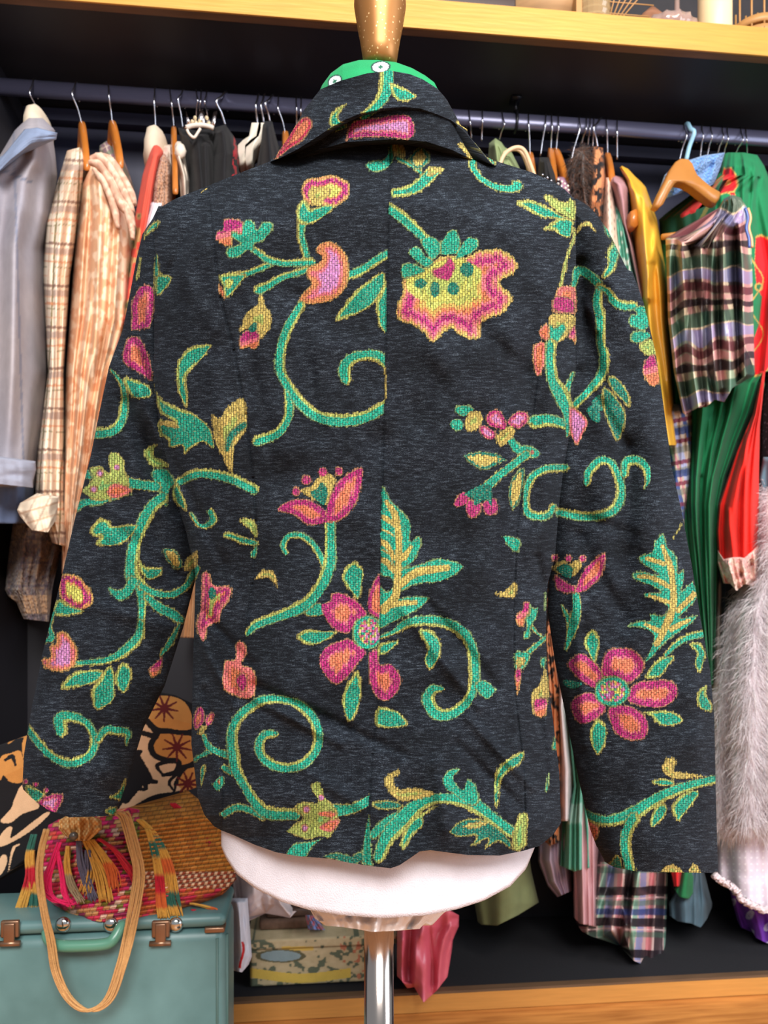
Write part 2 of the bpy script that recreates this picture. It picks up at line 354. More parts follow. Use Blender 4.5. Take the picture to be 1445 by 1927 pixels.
V('A6',[640,1230,650,1160,710,1150,760,1190,770,1260,752,1305],[40,55,55,50,35,12],1)
# right of the waist
G('Z3',[165,250,200,205,300,205,345,250,260,310,190,280],'teal'); G('Z3',[120,380,150,330,230,330,250,380,240,430,160,430],'teal'); G('Z3',[260,330,320,260,400,270,430,330,390,410,310,440,260,420],'gold')
G('Z3',[450,320,480,260,540,240,600,270,640,360,640,430,560,420,480,390],'magli'); G('Z3',[640,360,690,290,760,255,830,280,830,350,770,410,700,410],'magli'); G('Z3',[390,420,430,380,520,430,545,480,500,520,430,490],'magli')
V('Z3',[670,510,740,600,840,625,900,640],[80,90,110,90],2); V('Z3',[820,650,700,740,560,850,440,960],[80,80,85,100],0)
G('Z3',[545,480,620,410,680,390,720,440,680,510,600,580,550,540],'gold'); D('Z3',870,630,16,'magp')
G('Z3',[155,1090,230,990,300,1010,290,1090,200,1130],'magp'); G('Z3',[260,1130,300,1060,400,1090,400,1170,340,1230,280,1190],'magp'); G('Z3',[410,1110,430,1080,520,1040,570,1120,540,1190,460,1200],'magp')
G('Z3',[250,1010,400,930,500,930,510,1010,500,1110,450,1060,350,1110,330,1050],'TD')
G('Z3',[240,660,330,630,430,620,550,640,640,700,560,740,450,790,350,760],'goldT'); G('Z3',[780,770,805,800,790,950,760,1060,700,1150,660,1080,655,960,700,850],'goldT')
V('Z3',[1170,770,1000,780,880,850,825,960,815,1090,840,1180,940,1210,1020,1190,1060,1120],[75,75,75,70,65,80,80,75,55],-1)
# left side of the back and left sleeve, upper
G('A4',[1050,860,1010,780,995,680,1010,590,1080,520,1190,505,1160,570,1090,640,1050,700,1060,800],'leafT')
G('A4',[875,730,900,800,1000,860,1100,900,1190,980,1215,1100,1150,1060,1080,1090,1040,1130,1030,1080,960,1090,950,1050,900,1010,900,930,990,945,900,885],'leafT')
V('A4',[905,950,960,955,1010,975],[20,36,10],5,'gold')
G('A4',[1200,900,1240,920,1300,850,1380,815,1395,980,1330,1080,1310,1230,1260,1150,1210,1050],'gold'); V('A4',[1380,960,1310,1020,1285,1100],[40,45,30],2,'TD')
V('A4',[1010,1285,1100,1240,1200,1240,1320,1270,1435,1325],[50,55,60,60,64],-1)
G('A4',[810,1110,870,1070,890,1075,870,1130,940,1170,950,1200,870,1200,830,1160],'lime'); G('A4',[860,1220,940,1210,990,1290,960,1330,940,1430,900,1350,870,1290],'teal'); G('A4',[970,1330,1010,1300,1055,1440,1000,1410],'leafT')
V('Z4',[670,900,730,990,800,1010,870,960,850,880],[30,40,60,80,70],1)
G('Z4',[1110,960,1180,935,1260,990,1270,1120,1180,1030],'lime'); G('Z4',[950,1100,1000,1060,1100,1090,1270,1140,1260,1190,1150,1180,1050,1140],'leafT'); G('Z4',[1200,1270,1270,1180,1255,1290],'teal')
V('A4',[720,1290,800,1300,880,1310],[70,60,60],0); V('A4',[405,1460,480,1400,560,1400,740,1350],[20,50,30,10],2)
G('A4',[460,1330,520,1270,505,1210,560,1195,620,1230,610,1140,650,1110,700,1160,705,1220,730,1290,720,1340,650,1380,560,1385,500,1370],'lime')
for x, y in ((565,1235),(660,1200),(530,1325)): D('A4',x,y,20,'li')
G('A4',[600,1345,640,1290,720,1310,745,1340,650,1380],'or'); G('A4',[455,1220,490,1205,522,1260,480,1270],'teal')
V('A4',[630,650,695,750,695,900,640,990,515,1010],[20,36,52,66,62],1)
G('A4',[745,350,740,280,780,190,830,165,870,200,870,300,850,400,800,420,740,420],'mag'); G('A4',[700,520,740,460,800,480,850,600,860,710,790,670,700,610],'mag'); G('A4',[700,690,780,710,850,750,850,800,760,810,720,770],'leafT')
G('A4',[880,110,970,125,930,200,880,225],'leafT'); V('A4',[885,0,885,110],[16,30],0)
G('Y2',[300,720,330,620,400,540,465,505,462,585,380,640],'leafT'); V('Y2',[270,940,215,1180],[28,34],5,'lime')
V('Y2',[1010,150,940,195],[14,10],5,'gold')
# left sleeve, lower
V('B1',[920,-70,860,-20,800,90,760,200,745,300,750,380,800,440,805,550,800,640],[70,72,75,70,75,85,80,50,45],-1)
V('B1',[800,640,780,720,700,800,600,850,430,868],[50,62,60,45,35],-1)
V('B1',[750,400,720,460,670,480,612,440],[60,60,60,16],2); V('B1',[800,430,880,470,980,475,1060,420,1110,330],[40,45,45,40,50],0)
V('B1',[830,490,900,550,980,590,1022,622],[40,60,60,50],0); V('B1',[1020,640,960,750,910,820],[20,40,20],0)
G('B1',[850,890,920,830,900,920,860,945,845,910],'magor')
G('B1',[510,110,560,50,620,60,640,90,770,80,740,150,660,200,560,200,540,180,570,150,530,150],'leafT'); G('B1',[790,280,830,320,920,330,890,380,830,390,790,340],'leafT')
G('B1',[920,215,990,225,1025,270,1030,320,990,330,940,280],'goldT'); G('B1',[1050,290,1115,230,1110,310,1050,340],'gold')
G('B1',[330,390,370,360,440,375,500,430,525,500,500,550,430,570,340,500],'rose'); G('B1',[330,500,400,540,480,570,400,595,310,600,290,570],'leafT')
V('B1',[300,580,280,660,290,720,250,745],[30,25,46,18],0)
G('B1',[230,840,280,830,275,770,315,750,320,695,370,690,430,770,435,840,410,890,330,915,250,890],'heart')
G('B1',[340,1010,400,930,470,905,580,910,560,960,460,1000],'leafT'); G('B1',[520,1010,560,960,600,890,640,890,650,1000,640,1080,550,1130,520,1080],'leafT'); G('B1',[650,930,690,860,735,890,740,960,700,1035,655,990],'leafT')
V('B1',[345,1250,340,1180,400,1170,480,1200,530,1280,520,1360,470,1410,380,1430,290,1390,220,1320,150,1225],[70,75,62,52,50,55,56,56,52,52,45],1)
V('B1',[555,1300,600,1245,660,1250,720,1262,712,1325],[40,55,55,48,14],1)
for x, y in ((150,598),(210,615),(275,648)): D('Y3',x,y,18)
G('Y3',[140,630,180,620,260,670,220,720,170,700],'leafT'); G('Y3',[220,730,270,680,370,675,330,780,270,770],'magli')
G('Y3',[640,690,700,650,740,575,735,700,700,710],'leafT'); G('Y3',[615,765,690,745,680,795,640,795],'leafT')
# left side panel, lower
G('B1',[1140,360,1180,350,1210,420,1300,430,1305,490,1260,560,1240,630,1180,660,1150,750,1110,660,1130,560,1135,450],'lip'); D('B1',1200,470,24,'TD',34)
G('B1',[1330,760,1370,740,1400,800,1370,870,1420,890,1450,950,1440,1040,1400,1070,1330,1050,1260,1000,1270,860,1330,840],'or'); G('B1',[1330,960,1380,920,1400,980,1370,1030],'magp')
G('Z5',[90,300,130,200,170,210,180,290,160,340,110,370],'mag'); G('Z5',[180,310,200,260,250,240,252,290,205,350],'mag'); G('Z5',[130,400,150,340,190,350,160,420],'gold')
V('Z5',[220,530,100,600],[50,34],2); V('Z5',[170,420,220,510,340,560,400,560],[40,60,62,60],0)
G('Z5',[140,680,180,630,180,720,150,820],'leafT'); G('Z5',[235,790,270,740,320,720,320,800,270,840],'teal'); D('Z5',285,765,16,'or')
V('Z5',[325,1010,420,960,520,980,620,1030],[60,60,60,60],0); V('Z5',[325,660,380,690,420,700],[50,60,60],0)
V('Z5',[715,405,640,410,595,470,605,560,680,630,800,660,920,630,1010,540,1040,420,1000,290,900,190,760,145,620,150,500,220,410,320,385,440,395,560,420,680,480,790,560,920,660,1000,860,1012],[50,70,76,76,80,80,78,80,80,80,76,64,76,80,80,85,92,86,80,88,100,92],-1)
V('Z5',[1150,985,1260,975,1340,950,1440,895],[110,84,78,84],0,clip='L')
G('Z5',[860,960,920,920,1030,920,985,820,990,780,1040,760,1080,830,1090,880,1160,960,1190,1060,1120,1190,1060,1180,960,1200,860,1170,795,1140,850,1090,920,1040],'lime')
for x, y in ((1060,885),(950,975),(935,1115)): D('Z5',x,y,28,'li')
G('Z5',[1030,1000,1090,985,1165,1000,1150,1035,1060,1030],'or'); G('Z5',[1040,1110,1110,1060,1200,1050,1160,1130,1090,1145],'or')
G('Z5',[800,1290,860,1230,960,1220,1080,1190,1000,1250,930,1345,800,1345],'teal'); V('Z5',[1080,1330,1180,1330,1290,1360,1370,1330,1420,1420],[20,60,70,70,60],2,'TD')
# hem, right of the seam
V('Z6',[150,830,250,740,340,690],[66,66,60],2)
V('Z6',[190,985,250,850,350,740,450,640,560,590,700,590,820,620,950,710,1085,815],[80,110,130,104,74,82,110,84,84],1)
G('Z6',[120,700,135,800,142,1000,150,1040,90,1030,75,950,95,800],'teal')
G('Z6',[700,560,640,520,620,450,670,390,740,385,700,440,720,490,760,520,790,455,850,500,865,610,800,630],'teal')
G('Z6',[230,500,240,430,320,390,330,420,290,460,330,520,430,510,550,540,540,570,400,600,300,590],'gold')
G('Z6',[135,620,200,600,290,600,350,630,320,660,200,660],'leafD'); G('Z6',[330,890,380,770,450,700,600,630,500,700,490,770,430,830,360,930],'leafT')
G('Z6',[965,560,975,430,1040,330,1170,265,1160,340,1080,400,1020,480,1000,640,975,620],'leafT')
G('Z6',[665,815,740,740,830,720,930,740,1020,800,1090,880,1080,930,1000,880,910,930,930,860,820,910,850,840,740,850],'leafD'); G('Z6',[750,780,830,750,930,750,850,790],'gold')
G('Z6',[1110,940,1100,820,1150,690,1200,700,1195,820,1185,910],'lime'); V('Z6',[1400,170,1388,240],[20,28],2); V('Z6',[1342,420,1330,530],[14,24],2)
# tulip, flower and fern in the middle
V('Z7',[350,995,410,985],[70,90],0)
V('Z7',[200,620,180,570,220,510,300,510,370,560,420,640,450,720],[35,46,46,46,46,50,50],1)
V('Z7',[480,420,482,560,480,680,430,820,350,930,250,990,120,1040,0,1085,-50,1140],[75,76,86,86,82,84,66,62,40],1)
G('Z7',[290,215,360,190,400,130,480,110,520,150,490,240,460,310,400,290],'gold'); G('Z7',[360,230,400,200,430,160,470,220,445,310,400,285],'TD')
G('Z7',[140,340,220,280,320,270,400,300,470,350,520,400,430,435,330,435,260,380],'mag'); G('Z7',[450,400,470,290,540,150,690,65,685,200,640,320,560,400,500,420],'mag')
for x, y, r in ((330,148,34),(262,222,30),(435,95,34),(540,90,30)): D('Z7',x,y,r)
G('Z7',[0,790,30,745,80,730,130,760,145,850,100,790,50,780],'gold')
G('Z7',[820,190,880,280,960,360,1010,440,1000,540,1060,510,1070,580,1020,680,960,720,1100,680,1200,655,1345,700,1280,770,1180,810,1060,820,960,860,910,910,1020,900,1120,910,1060,980,950,1040,850,1090,800,1105,790,1010,800,900,805,830,850,870,890,830,870,780,800,730,790,400],'fern','R')
for p, w in (([850,290,900,370,925,500,925,650,920,800,905,900,830,985],[25,45,45,45,50,55,60]),([940,820,1050,745,1240,715],[50,52,44]),([840,970,950,945,1035,940],[40,36,30]),([800,380,850,400,905,450],[20,34,20]),([800,540,850,570,905,660],[36,40,24]),([800,660,850,680,900,740],[30,40,30]),([960,650,1010,580],[40,24])): V('Z7',p,w,5,'gold','R')
V('Z7',[822,470,870,490,895,510],[16,14,8],5,'gold','R'); V('Z7',[825,600,870,630,895,700],[12,10,8],5,'gold','R')
G('Z7',[640,675,700,730,695,810,670,920,600,850,560,790,580,720],'leafT')
G('Z7',[420,960,480,930,500,880,580,885,680,950,720,1020,650,1080,600,1140,520,1120,460,1060],'mag'); G('Z7',[720,960,740,860,810,760,830,1020,750,1020],'mag','L')
G('Z7',[410,1320,440,1240,540,1190,620,1180,720,1260,660,1340,600,1420,520,1470,440,1400],'mag'); G('B2',[640,870,640,810,690,790,705,870,770,870,825,950,810,1020,760,1075,700,1070,650,990],'mag')
G('B2',[490,1100,510,1000,580,910,600,1000,590,1100,535,1200],'leafT'); G('B2',[235,715,290,675,380,680,460,690,380,750,290,760],'leafT'); G('B2',[690,1120,760,1120,820,1150,855,1220,690,1225],'leafT')
V('B2',[700,720,780,690,860,640,960,625,1080,640,1180,700,1230,800,1240,900,1235,1000,1190,1090,1110,1150,1030,1150,980,1080,1000,1020,1060,1010],[20,34,58,62,66,70,64,62,58,62,68,76,76,62,30],1)
G('B2',[700,760,760,740,815,740,760,800,700,820],'leafT'); G('B2',[1240,990,1290,960,1360,1010,1320,1070,1270,1040],'teal'); G('B2',[920,680,1000,680,1050,750,1040,840,990,900,955,850,970,780],'leafT')
D('B2',635,692,84,'teal',98,clip='L'); D('B2',645,688,62,'speck',74,clip='L')
# right side panel
G('Z8',[70,130,230,170,210,280,130,240],'teal'); G('Z8',[0,650,90,630,190,550,185,690,60,690],'gold')
V('Z8',[350,970,400,1030,465,1060],[40,30,34],0); V('Z8',[475,1045,400,1110,310,1190],[40,50,50],0)
G('Z8',[190,860,240,820,270,740,320,750,310,830,280,890,260,960,200,930],'magor'); G('Z8',[320,760,350,790,400,780,380,880,330,960,320,1050,260,1060,290,960,280,880,320,840],'teal')
G('Z8',[180,1200,250,1180,320,1200,310,1270,260,1340,190,1350],'teal'); G('Z8',[195,1250,270,1240,270,1300,200,1320],'gold')
V('Z8',[460,650,455,800],[12,16],2); G('Z8',[410,1290,430,1240,465,1240,450,1330],'teal')
G('B3',[25,900,65,905,35,1030],'magor'); G('B3',[120,1030,170,960,190,890,215,960,210,1100,190,1150,130,1140],'gold'); G('B3',[135,1060,205,1060,195,1150,140,1150],'magor')
V('B3',[215,930,235,1060],[18,18],2); V('B3',[258,1265,245,1330],[22,24],2)
# right sleeve
V('B3',[285,530,320,600,335,650],[15,35,40],0); V('B3',[365,455,370,560,350,650,310,780],[45,56,60,20],0)
G('B3',[235,320,290,280,330,300,370,280,405,300,350,370,280,360],'gold'); G('B3',[260,330,300,300,345,320,340,375,300,372],'TD')
G('B3',[245,360,330,410,400,440,370,462,270,455],'magp'); G('B3',[370,420,420,320,530,240,512,360,450,430,400,462,360,455],'mag')
D('B3',250,265,20); D('B3',325,270,22); D('B3',405,270,22)
G('B3',[465,665,500,730,490,790,470,860,430,790,410,740,430,690],'leafT')
G('B3',[855,130,880,200,930,260,940,350,970,330,975,400,960,450,1020,400,1050,480,1000,550,950,600,1045,590,1000,650,920,700,850,760,790,830,750,850,790,760,800,700,740,660,650,650,720,620,780,620,780,580,850,590,880,560,860,520,760,490,760,460,840,460,800,430,700,390,690,350,760,345,830,360,740,300,720,260,790,230,810,170],'fern')
for p, w in (([850,200,890,300,910,420,910,540,870,650,820,750],[20,34,36,38,44,30]),([770,270,860,300],[26,26]),([720,370,800,380,895,430],[20,28,26]),([780,480,890,515],[22,24]),([1030,470,940,560],[34,30]),([760,640,850,685],[20,34]),([1000,615,900,665],[24,30])): V('B3',p,w,5,'gold')
for p in ([320,850,400,800,480,860,520,930,480,1000,400,960,340,900],[510,880,540,790,620,770,700,790,750,860,720,930,650,970,570,940,520,930],[650,1050,700,970,820,950,910,960,940,1020,900,1080,820,1110,700,1090],[550,1110,620,1090,700,1110,770,1180,760,1270,680,1290,600,1260,560,1190],[340,1070,420,1020,500,1040,540,1100,480,1170,400,1200,350,1150]): G('B3',p,'mag')
D('B3',570,1015,98,'teal',86); D('B3',570,1015,72,'speck',60)
for p in ([490,1170,540,1220,530,1310,490,1370,450,1310,445,1230],[750,1130,860,1120,930,1140,970,1180,900,1210,830,1200,790,1160],[760,945,780,880,850,820,920,820,880,880,840,930],[1000,750,1060,740,1095,800,1080,870,1060,910,1030,860,1040,800],[1040,1060,1060,1000,1105,980,1100,1030,1130,1090,1120,1130,1060,1110]): G('B3',p,'leafT')
V('B3',[870,810,930,750,1000,710,1085,690],[30,36,46,48],-1); G('B3',[300,950,400,970,360,1000,310,990],'TD')
V('C3',[1160,75,1020,110,900,150,800,200,690,270,560,310,470,300,425,270],[50,60,66,72,82,62,62,54],-1); V('C3',[690,300,650,380,645,470,675,600],[72,66,62,62],-1)
G('B3',[865,1440,875,1385,930,1400,915,1440],'gold'); G('C3',[850,0,900,-20,915,30,980,40,1100,60,1000,75,900,70,860,40],'gold')
for p in ([780,90,830,75,900,80,920,110,840,115],[780,330,790,270,840,210,880,240,860,290,800,350],[940,315,905,250,930,190,1000,140,1060,150,1020,220,970,280]): G('C3',p,'leafT')
G('C3',[845,590,900,555,965,590,960,610,850,610],'gold'); G('C3',[995,600,1030,550,1065,600],'gold'); G('C3',[430,310,495,355,465,420],'or'); G('C3',[545,570,600,500,630,560,620,590],'leafD')
# collar and neck band
V('A2',[745,400,740,500,700,580,610,660],[80,84,62,50],1); G('A2',[760,470,830,490,910,540,870,570,790,560],'leafT'); G('A2',[425,710,420,660,450,620,510,590,470,660,495,705],'leafT')
G('A2',[110,900,190,760,260,670,310,670,318,720,270,790,200,840],'red')
G('A2',[515,790,540,700,620,670,700,665,790,645,885,665,885,780,700,775,530,785],'magli'); V('A2',[420,740,500,715],[30,30],2,'TD')
V('A2',[1165,820,1220,885],[34,34],0,'gold'); V('A2',[1150,690,1210,740],[24,16],5,'gold'); V('A2',[1250,790,1350,925],[26,20],0)
# lint and stray thread
V('Z0',[1283,985,1274,1000,1267,1012],[4,3,3],5,'lime')
def blur3(a):
    for ax in (0, 1): a = (np.roll(a, 1, ax)+2*a+np.roll(a, -1, ax))/4
    return a
# ---------------------------------------------------------------- large structure
def wood_floor():
    m, nt, p, L = nodes('orange_floor_boards'); tc = nt.nodes.new('ShaderNodeTexCoord')
    br = nt.nodes.new('ShaderNodeTexBrick'); br.inputs['Scale'].default_value = 1; br.inputs['Brick Width'].default_value = 1.6; br.inputs['Row Height'].default_value = .14
    br.inputs['Mortar Size'].default_value = .002; br.inputs['Color1'].default_value = tuple(lin(rgb(196, 128, 62)))+(1,); br.inputs['Color2'].default_value = tuple(lin(rgb(214, 146, 76)))+(1,)
    br.inputs['Mortar'].default_value = tuple(lin(rgb(70, 40, 20)))+(1,)
    mp = nt.nodes.new('ShaderNodeMapping'); mp.inputs['Scale'].default_value = (3, 34, 1); n = nt.nodes.new('ShaderNodeTexNoise'); n.inputs['Scale'].default_value = 3; n.inputs['Detail'].default_value = 8
    L.new(tc.outputs['Object'], br.inputs['Vector']); L.new(tc.outputs['Object'], mp.inputs[0]); L.new(mp.outputs[0], n.inputs['Vector'])
    mx = nt.nodes.new('ShaderNodeMix'); mx.data_type = 'RGBA'; mx.blend_type = 'MULTIPLY'; mx.inputs[0].default_value = .75
    r = nt.nodes.new('ShaderNodeValToRGB'); r.color_ramp.elements[0].position = .3; r.color_ramp.elements[0].color = (.45, .32, .22, 1); r.color_ramp.elements[1].position = .65
    L.new(n.outputs['Fac'], r.inputs[0]); L.new(br.outputs[0], mx.inputs[6]); L.new(r.outputs[0], mx.inputs[7]); L.new(mx.outputs[2], p.inputs['Base Color'])
    p.inputs['Roughness'].default_value = .4; return m
tag(mk('floor', *box(-3, 3.4, -3, 2.3, -.04, 0), wood_floor(), smooth=False), kind='structure')
tag(mk('wall_back', *box(-3, 3.4, 1.56, 1.65, 0, 2.8), plain('dark_wall', rgb(40, 36, 40), .7, noise=.2), smooth=False), kind='structure')
XL = float(PY(50, 300, 1.50)[0]); XR = 1.9; YF = 1.22; ZD = .034; ZS0, ZS1 = 1.641, 1.689
unit = empty('wardrobe_unit', (XL, YF, 0), 'open navy wardrobe unit with gold painted edges, clothes rail and shelf', 'wardrobe')
mk('base_deck', *box(XL, XR, YF+.016, 1.54, .004, ZD-.001), M['carpet'], unit, smooth=False)
mk('base_fascia', *box(XL-.4, XR, YF, YF+.004, .001, ZD-.004), M['fascia_bounce'], unit, smooth=False)
mk('base_edging', *box(XL-.4, XR, YF+.001, YF+.016, .002, ZD), M['brownedge'], unit, smooth=False)
mk('back_panel', *box(XL, XR, 1.505, 1.54, ZD, ZS0), M['black'], unit, smooth=False)  # darkened colour stands for shade behind the clothes
zb = float(PY(722, 268, 1.485)[2]); mk('back_batten', *box(XL+.001, XR, 1.48, 1.505, zb, ZS0-.001), M['navy'], unit, smooth=False); mk('upper_back_lit_area', *box(XL+.001, XR, 1.495, 1.505, 1.22, zb-.004), M['navy'], unit, smooth=False)  # navy layer below the batten added as the better lit upper back
mk('side_panel', *box(XL-.03, XL, YF+.02, 1.54, .001, ZS0), M['black'], unit, smooth=False)  # left side: navy paint darkened in colour for shade
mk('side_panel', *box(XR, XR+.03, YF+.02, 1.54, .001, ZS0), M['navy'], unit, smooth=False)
mk('shelf_board', *box(XL-.4, XR+.03, YF+.018, 1.54, ZS0+.001, ZS1), M['black'], unit, smooth=False)  # navy paint darkened in colour for the shaded underside
mk('shelf_fascia', *box(XL-.4, XR+.03, YF, YF+.003, ZS0, ZS1+.001), M['gold'], unit, smooth=False)
mk('shelf_edging', *box(XL-.4, XR+.03, YF+.0031, YF+.018, ZS0, ZS1), M['brownedge'], unit, smooth=False)
YR = 1.37; zr = float(PY(722, 197, YR)[2])
P_ = [(x, YR, zr-.015) for x in np.linspace(XL, XR, 3)]; V_, F_ = tube(P_, .0085, 20); V_[:, 2] = (V_[:, 2]-(zr-.015))*1.75+(zr-.015)
rail = mk('clothes_rail', V_, F_, M['rail'], unit)
bp = PY(970, 168, YR); bz = zr-.03
V1 = tube([(bp[0], YR+.0, ZS0), (bp[0], YR, zr+.004)], .003, 10); V2 = box(bp[0]-.009, bp[0]+.009, YR-.012, YR+.012, ZS0-.004, ZS0); a_ = np.linspace(0, 2*math.pi, 18)
V3 = tube([(bp[0], YR+.0125*math.sin(t), zr-.015+.0185*math.cos(t)) for t in a_], .003, 8)
mk('rail_bracket', *join([V1, V2, V3]), plain('black_steel', rgb(18, 18, 24), .35, .6), unit)
# ---------------------------------------------------------------- hung cloth builder
def poly_at(p, q):
    p = np.array(p, float).reshape(-1, 2); o = np.argsort(p[:, 0], kind='stable'); return np.interp(q, p[o, 0], p[o, 1])
def cloth(name, L, R, d, b, color, mat='cotton', top=None, bot=None, parent=None, ny=120, nx=60, fold=(.006, 5), seed=1, mode='Y',
          dents=(), pexp=2.2, cap=True, taper=.06, patfn=None, hem=None, rough=0.0, bfn=None, dfn=None):
    """L, R: flat lists y,x of the left and right outline; top, bot: flat lists x,y. Closed body with depth 2b."""
    L = np.array(L, float).reshape(-1, 2); R = np.array(R, float).reshape(-1, 2)
    v = np.linspace(-1, 1, nx); u = np.sin(v*math.pi/2)*.55+.45*v; s = np.linspace(0, 1, ny)
    y0, y1 = L[:, 0].min(), L[:, 0].max(); S, U = np.meshgrid(s, u, indexing='ij'); T = (U+1)/2
    Yp = y0+(y1-y0)*S
    for _ in range(6):
        xl = np.interp(Yp, L[:, 0], L[:, 1]); xr = np.interp(Yp, R[:, 0], R[:, 1]); X = xl+(xr-xl)*T
        tp = poly_at(top, X) if top is not None else y0; bt = poly_at(bot, X) if bot is not None else y1
        Yp = tp+(bt-tp)*S
    prof = np.sqrt(np.clip(1-np.abs(U)**pexp, 0, 1))
    bs = b*np.minimum(1, np.sqrt((S+.004)/taper)) if taper else np.full(S.shape, b)
    if bfn is not None: bs = bs*bfn(S, X, Yp)
    dc = np.full(S.shape, d) if dfn is None else d+dfn(S, X, Yp)
    fa, fn = fold; r = np.random.RandomState(seed); f = np.zeros(S.shape)
    for k in range(3):
        ph = r.rand()*6.28; nn = fn*(.6+.5*k+.3*r.rand()); wob = .25*np.sin(S*(2+3*r.rand())+ph)
        f += np.sin(2*math.pi*nn*(T+wob*.12)+ph)/(1+k*.8)
    f += (vnoise(T*fn*1.3+S*2, S*5, seed)-.5)*1.6
    ramp = np.clip(S*3+.15, 0, 1)*np.sqrt(np.clip(1-np.abs(U)**6, 0, 1)); f *= fa*.5*ramp
    if rough: f += (vnoise(X/rough[0], Yp/rough[0], seed+3)-.5)*rough[1]*ramp
    for (xa, ya, xb, yb, wd, am) in dents:
        ex, ey = xb-xa, yb-ya; LL = math.hypot(ex, ey); t = np.clip(((X-xa)*ex+(Yp-ya)*ey)/LL**2, 0, 1)
        dd = np.hypot(X-xa-t*ex, Yp-ya-t*ey); f += am*np.exp(-(dd/wd)**2)*(.35+.65*np.sin(np.clip(t, .12, .88)*math.pi))
    F0 = PY if mode == 'Y' else PD
    front = dc-bs*prof-f; back = dc+bs*prof
    if mode == 'Y' and d > 1.15: back = np.minimum(back, 1.474)
    back = np.maximum(back, front+.002)
    rows = [(X, Yp, front, back)]
    Vf = F0(X, Yp, front); Vb = F0(X, Yp, back)[:, 1:-1][:, ::-1]
    A = np.concatenate([Vf, Vb], 1); XX = np.concatenate([X, X[:, 1:-1][:, ::-1]], 1); YY = np.concatenate([Yp, Yp[:, 1:-1][:, ::-1]], 1)
    n = A.shape[1]
    def inner(i, sc):
        c = A[i].mean(0); return (c+(A[i]-c)*sc)[None]
    if cap:
        A = np.concatenate([inner(0, .02), A, inner(-1, .9), inner(-1, .02)], 0)
        XX = np.concatenate([XX[:1], XX, XX[-1:], XX[-1:]], 0); YY = np.concatenate([YY[:1], YY, YY[-1:], YY[-1:]], 0)
    m = A.shape[0]; idx = np.arange(m*n).reshape(m, n); nxt = np.roll(idx, -1, 1)
    Fq = np.stack([idx[:-1], nxt[:-1], nxt[1:], idx[1:]], -1).reshape(-1, 4)[:, ::-1]
    col = color(XX, YY) if callable(color) else np.broadcast_to(np.array(color, float), XX.shape+(3,))
    pat = None
    if patfn:
        pat = patfn(XX, YY)
        if cap: pat = pat.reshape(m, n, 3).copy(); pat[0, :, 2] = 0; pat[-2:, :, 2] = 0; pat = pat.reshape(-1, 3)
    return mk(name, A, Fq, M[mat] if isinstance(mat, str) else mat, parent, col.reshape(-1, 3), pat)
# colour functions of the cloths -----------------------------------------------------------
def mixc(a, b, t): t = np.asarray(t)[..., None]; return np.asarray(a)*(1-t)+np.asarray(b)*t
def band(x, per, st, wd): q = (x-st) % per; return (q < wd).astype(float)
def plaid(base, vs, hs, sx=0., sy=0., wob=0, seed=2):
    def f(X, Y):
        x = X+Y*sx+(vnoise(X/40, Y/90, seed)-.5)*wob; y = Y+X*sy+(vnoise(X/30, Y/60, seed+1)-.5)*wob
        c = np.broadcast_to(np.array(base, float), X.shape+(3,)).copy()
        for per, st, wd, cc, al in vs: c = mixc(c, cc, band(x, per, st, wd)*al)
        for per, st, wd, cc, al in hs: c = mixc(c, cc, band(y, per, st, wd)*al)
        return c
    return f
def noisy(a, b, sx, sy, th=.5, soft=.1, seed=3):
    return lambda X, Y: mixc(a, b, np.clip((vnoise(X/sx, Y/sy, seed)*.6+vnoise(X/sx*2.1+9, Y/sy*2.1, seed+7)*.4-th)/soft+.5, 0, 1))
def inpoly(X, Y, P):
    P = np.array(P, float).reshape(-1, 2); ins = np.zeros(X.shape, bool); Q = np.roll(P, -1, 0)
    for (ax, ay), (bx, by) in zip(P, Q):
        if ay != by: ins ^= ((ay > Y) != (by > Y)) & (X < (bx-ax)*(Y-ay)/(by-ay)+ax)
    return ins
RAILG = 'clothes hanging on the dark rail'
def gar(name, label, cat, *a, **k):
    o = cloth(name, *a, **k); return tag(o, label, cat, RAILG)
def pivot(o):
    """move a thing's origin to its own base without moving it"""
    me = o.data; n = len(me.vertices); co = np.zeros(n*3, np.float32); me.vertices.foreach_get('co', co); co = co.reshape(-1, 3)
    c = np.array([(co[:, 0].min()+co[:, 0].max())/2, (co[:, 1].min()+co[:, 1].max())/2, co[:, 2].min()], np.float32)
    me.vertices.foreach_set('co', (co-c).ravel()); me.update(); o.location = [float(v) for v in c]
# ---------------------------------------------------------------- clothes, left part of the rail
def denimc(X, Y):
    c = noisy(rgb(150, 146, 156), rgb(172, 164, 168), 60, 200, .5, .5)(X, Y)
    c = mixc(c, rgb(118, 124, 146), (np.abs(X-(18+Y*.03)) < 2).astype(float)*.7)
    seam = (np.abs(Y-(326+(X-20)*.45)) < 2) & (X < 60); c[seam] = rgb(112, 116, 134)
    c[(Y > 915)] = rgb(96, 112, 146); c[(np.abs(Y-(868+X*.2)) < 2)] = rgb(104, 108, 128); return c
g = gar('denim_shirt', 'pale grey lilac denim shirt at the far left end of the rail', 'shirt',
    [222,52,245,28,300,-5,340,-60,985,-100], [222,80,245,104,262,100,290,104,330,108,400,100,470,84,600,86,700,88,800,80,870,70,985,58], 1.34, .15, denimc, fold=(.03, 2.2), ny=160, nx=80, seed=4,
    dents=((70,330,60,980,14,-.02),(30,400,20,900,16,.022)))
cloth('collar', [240,46,262,10,310,-10], [240,92,250,108,262,106,285,70], 1.185, .03, rgb(124, 138, 166), parent=g, fold=(.004, 2), ny=30, nx=30, top=[0,300,46,243,70,240,108,250], bot=[-10,330,20,300,60,268,108,262])
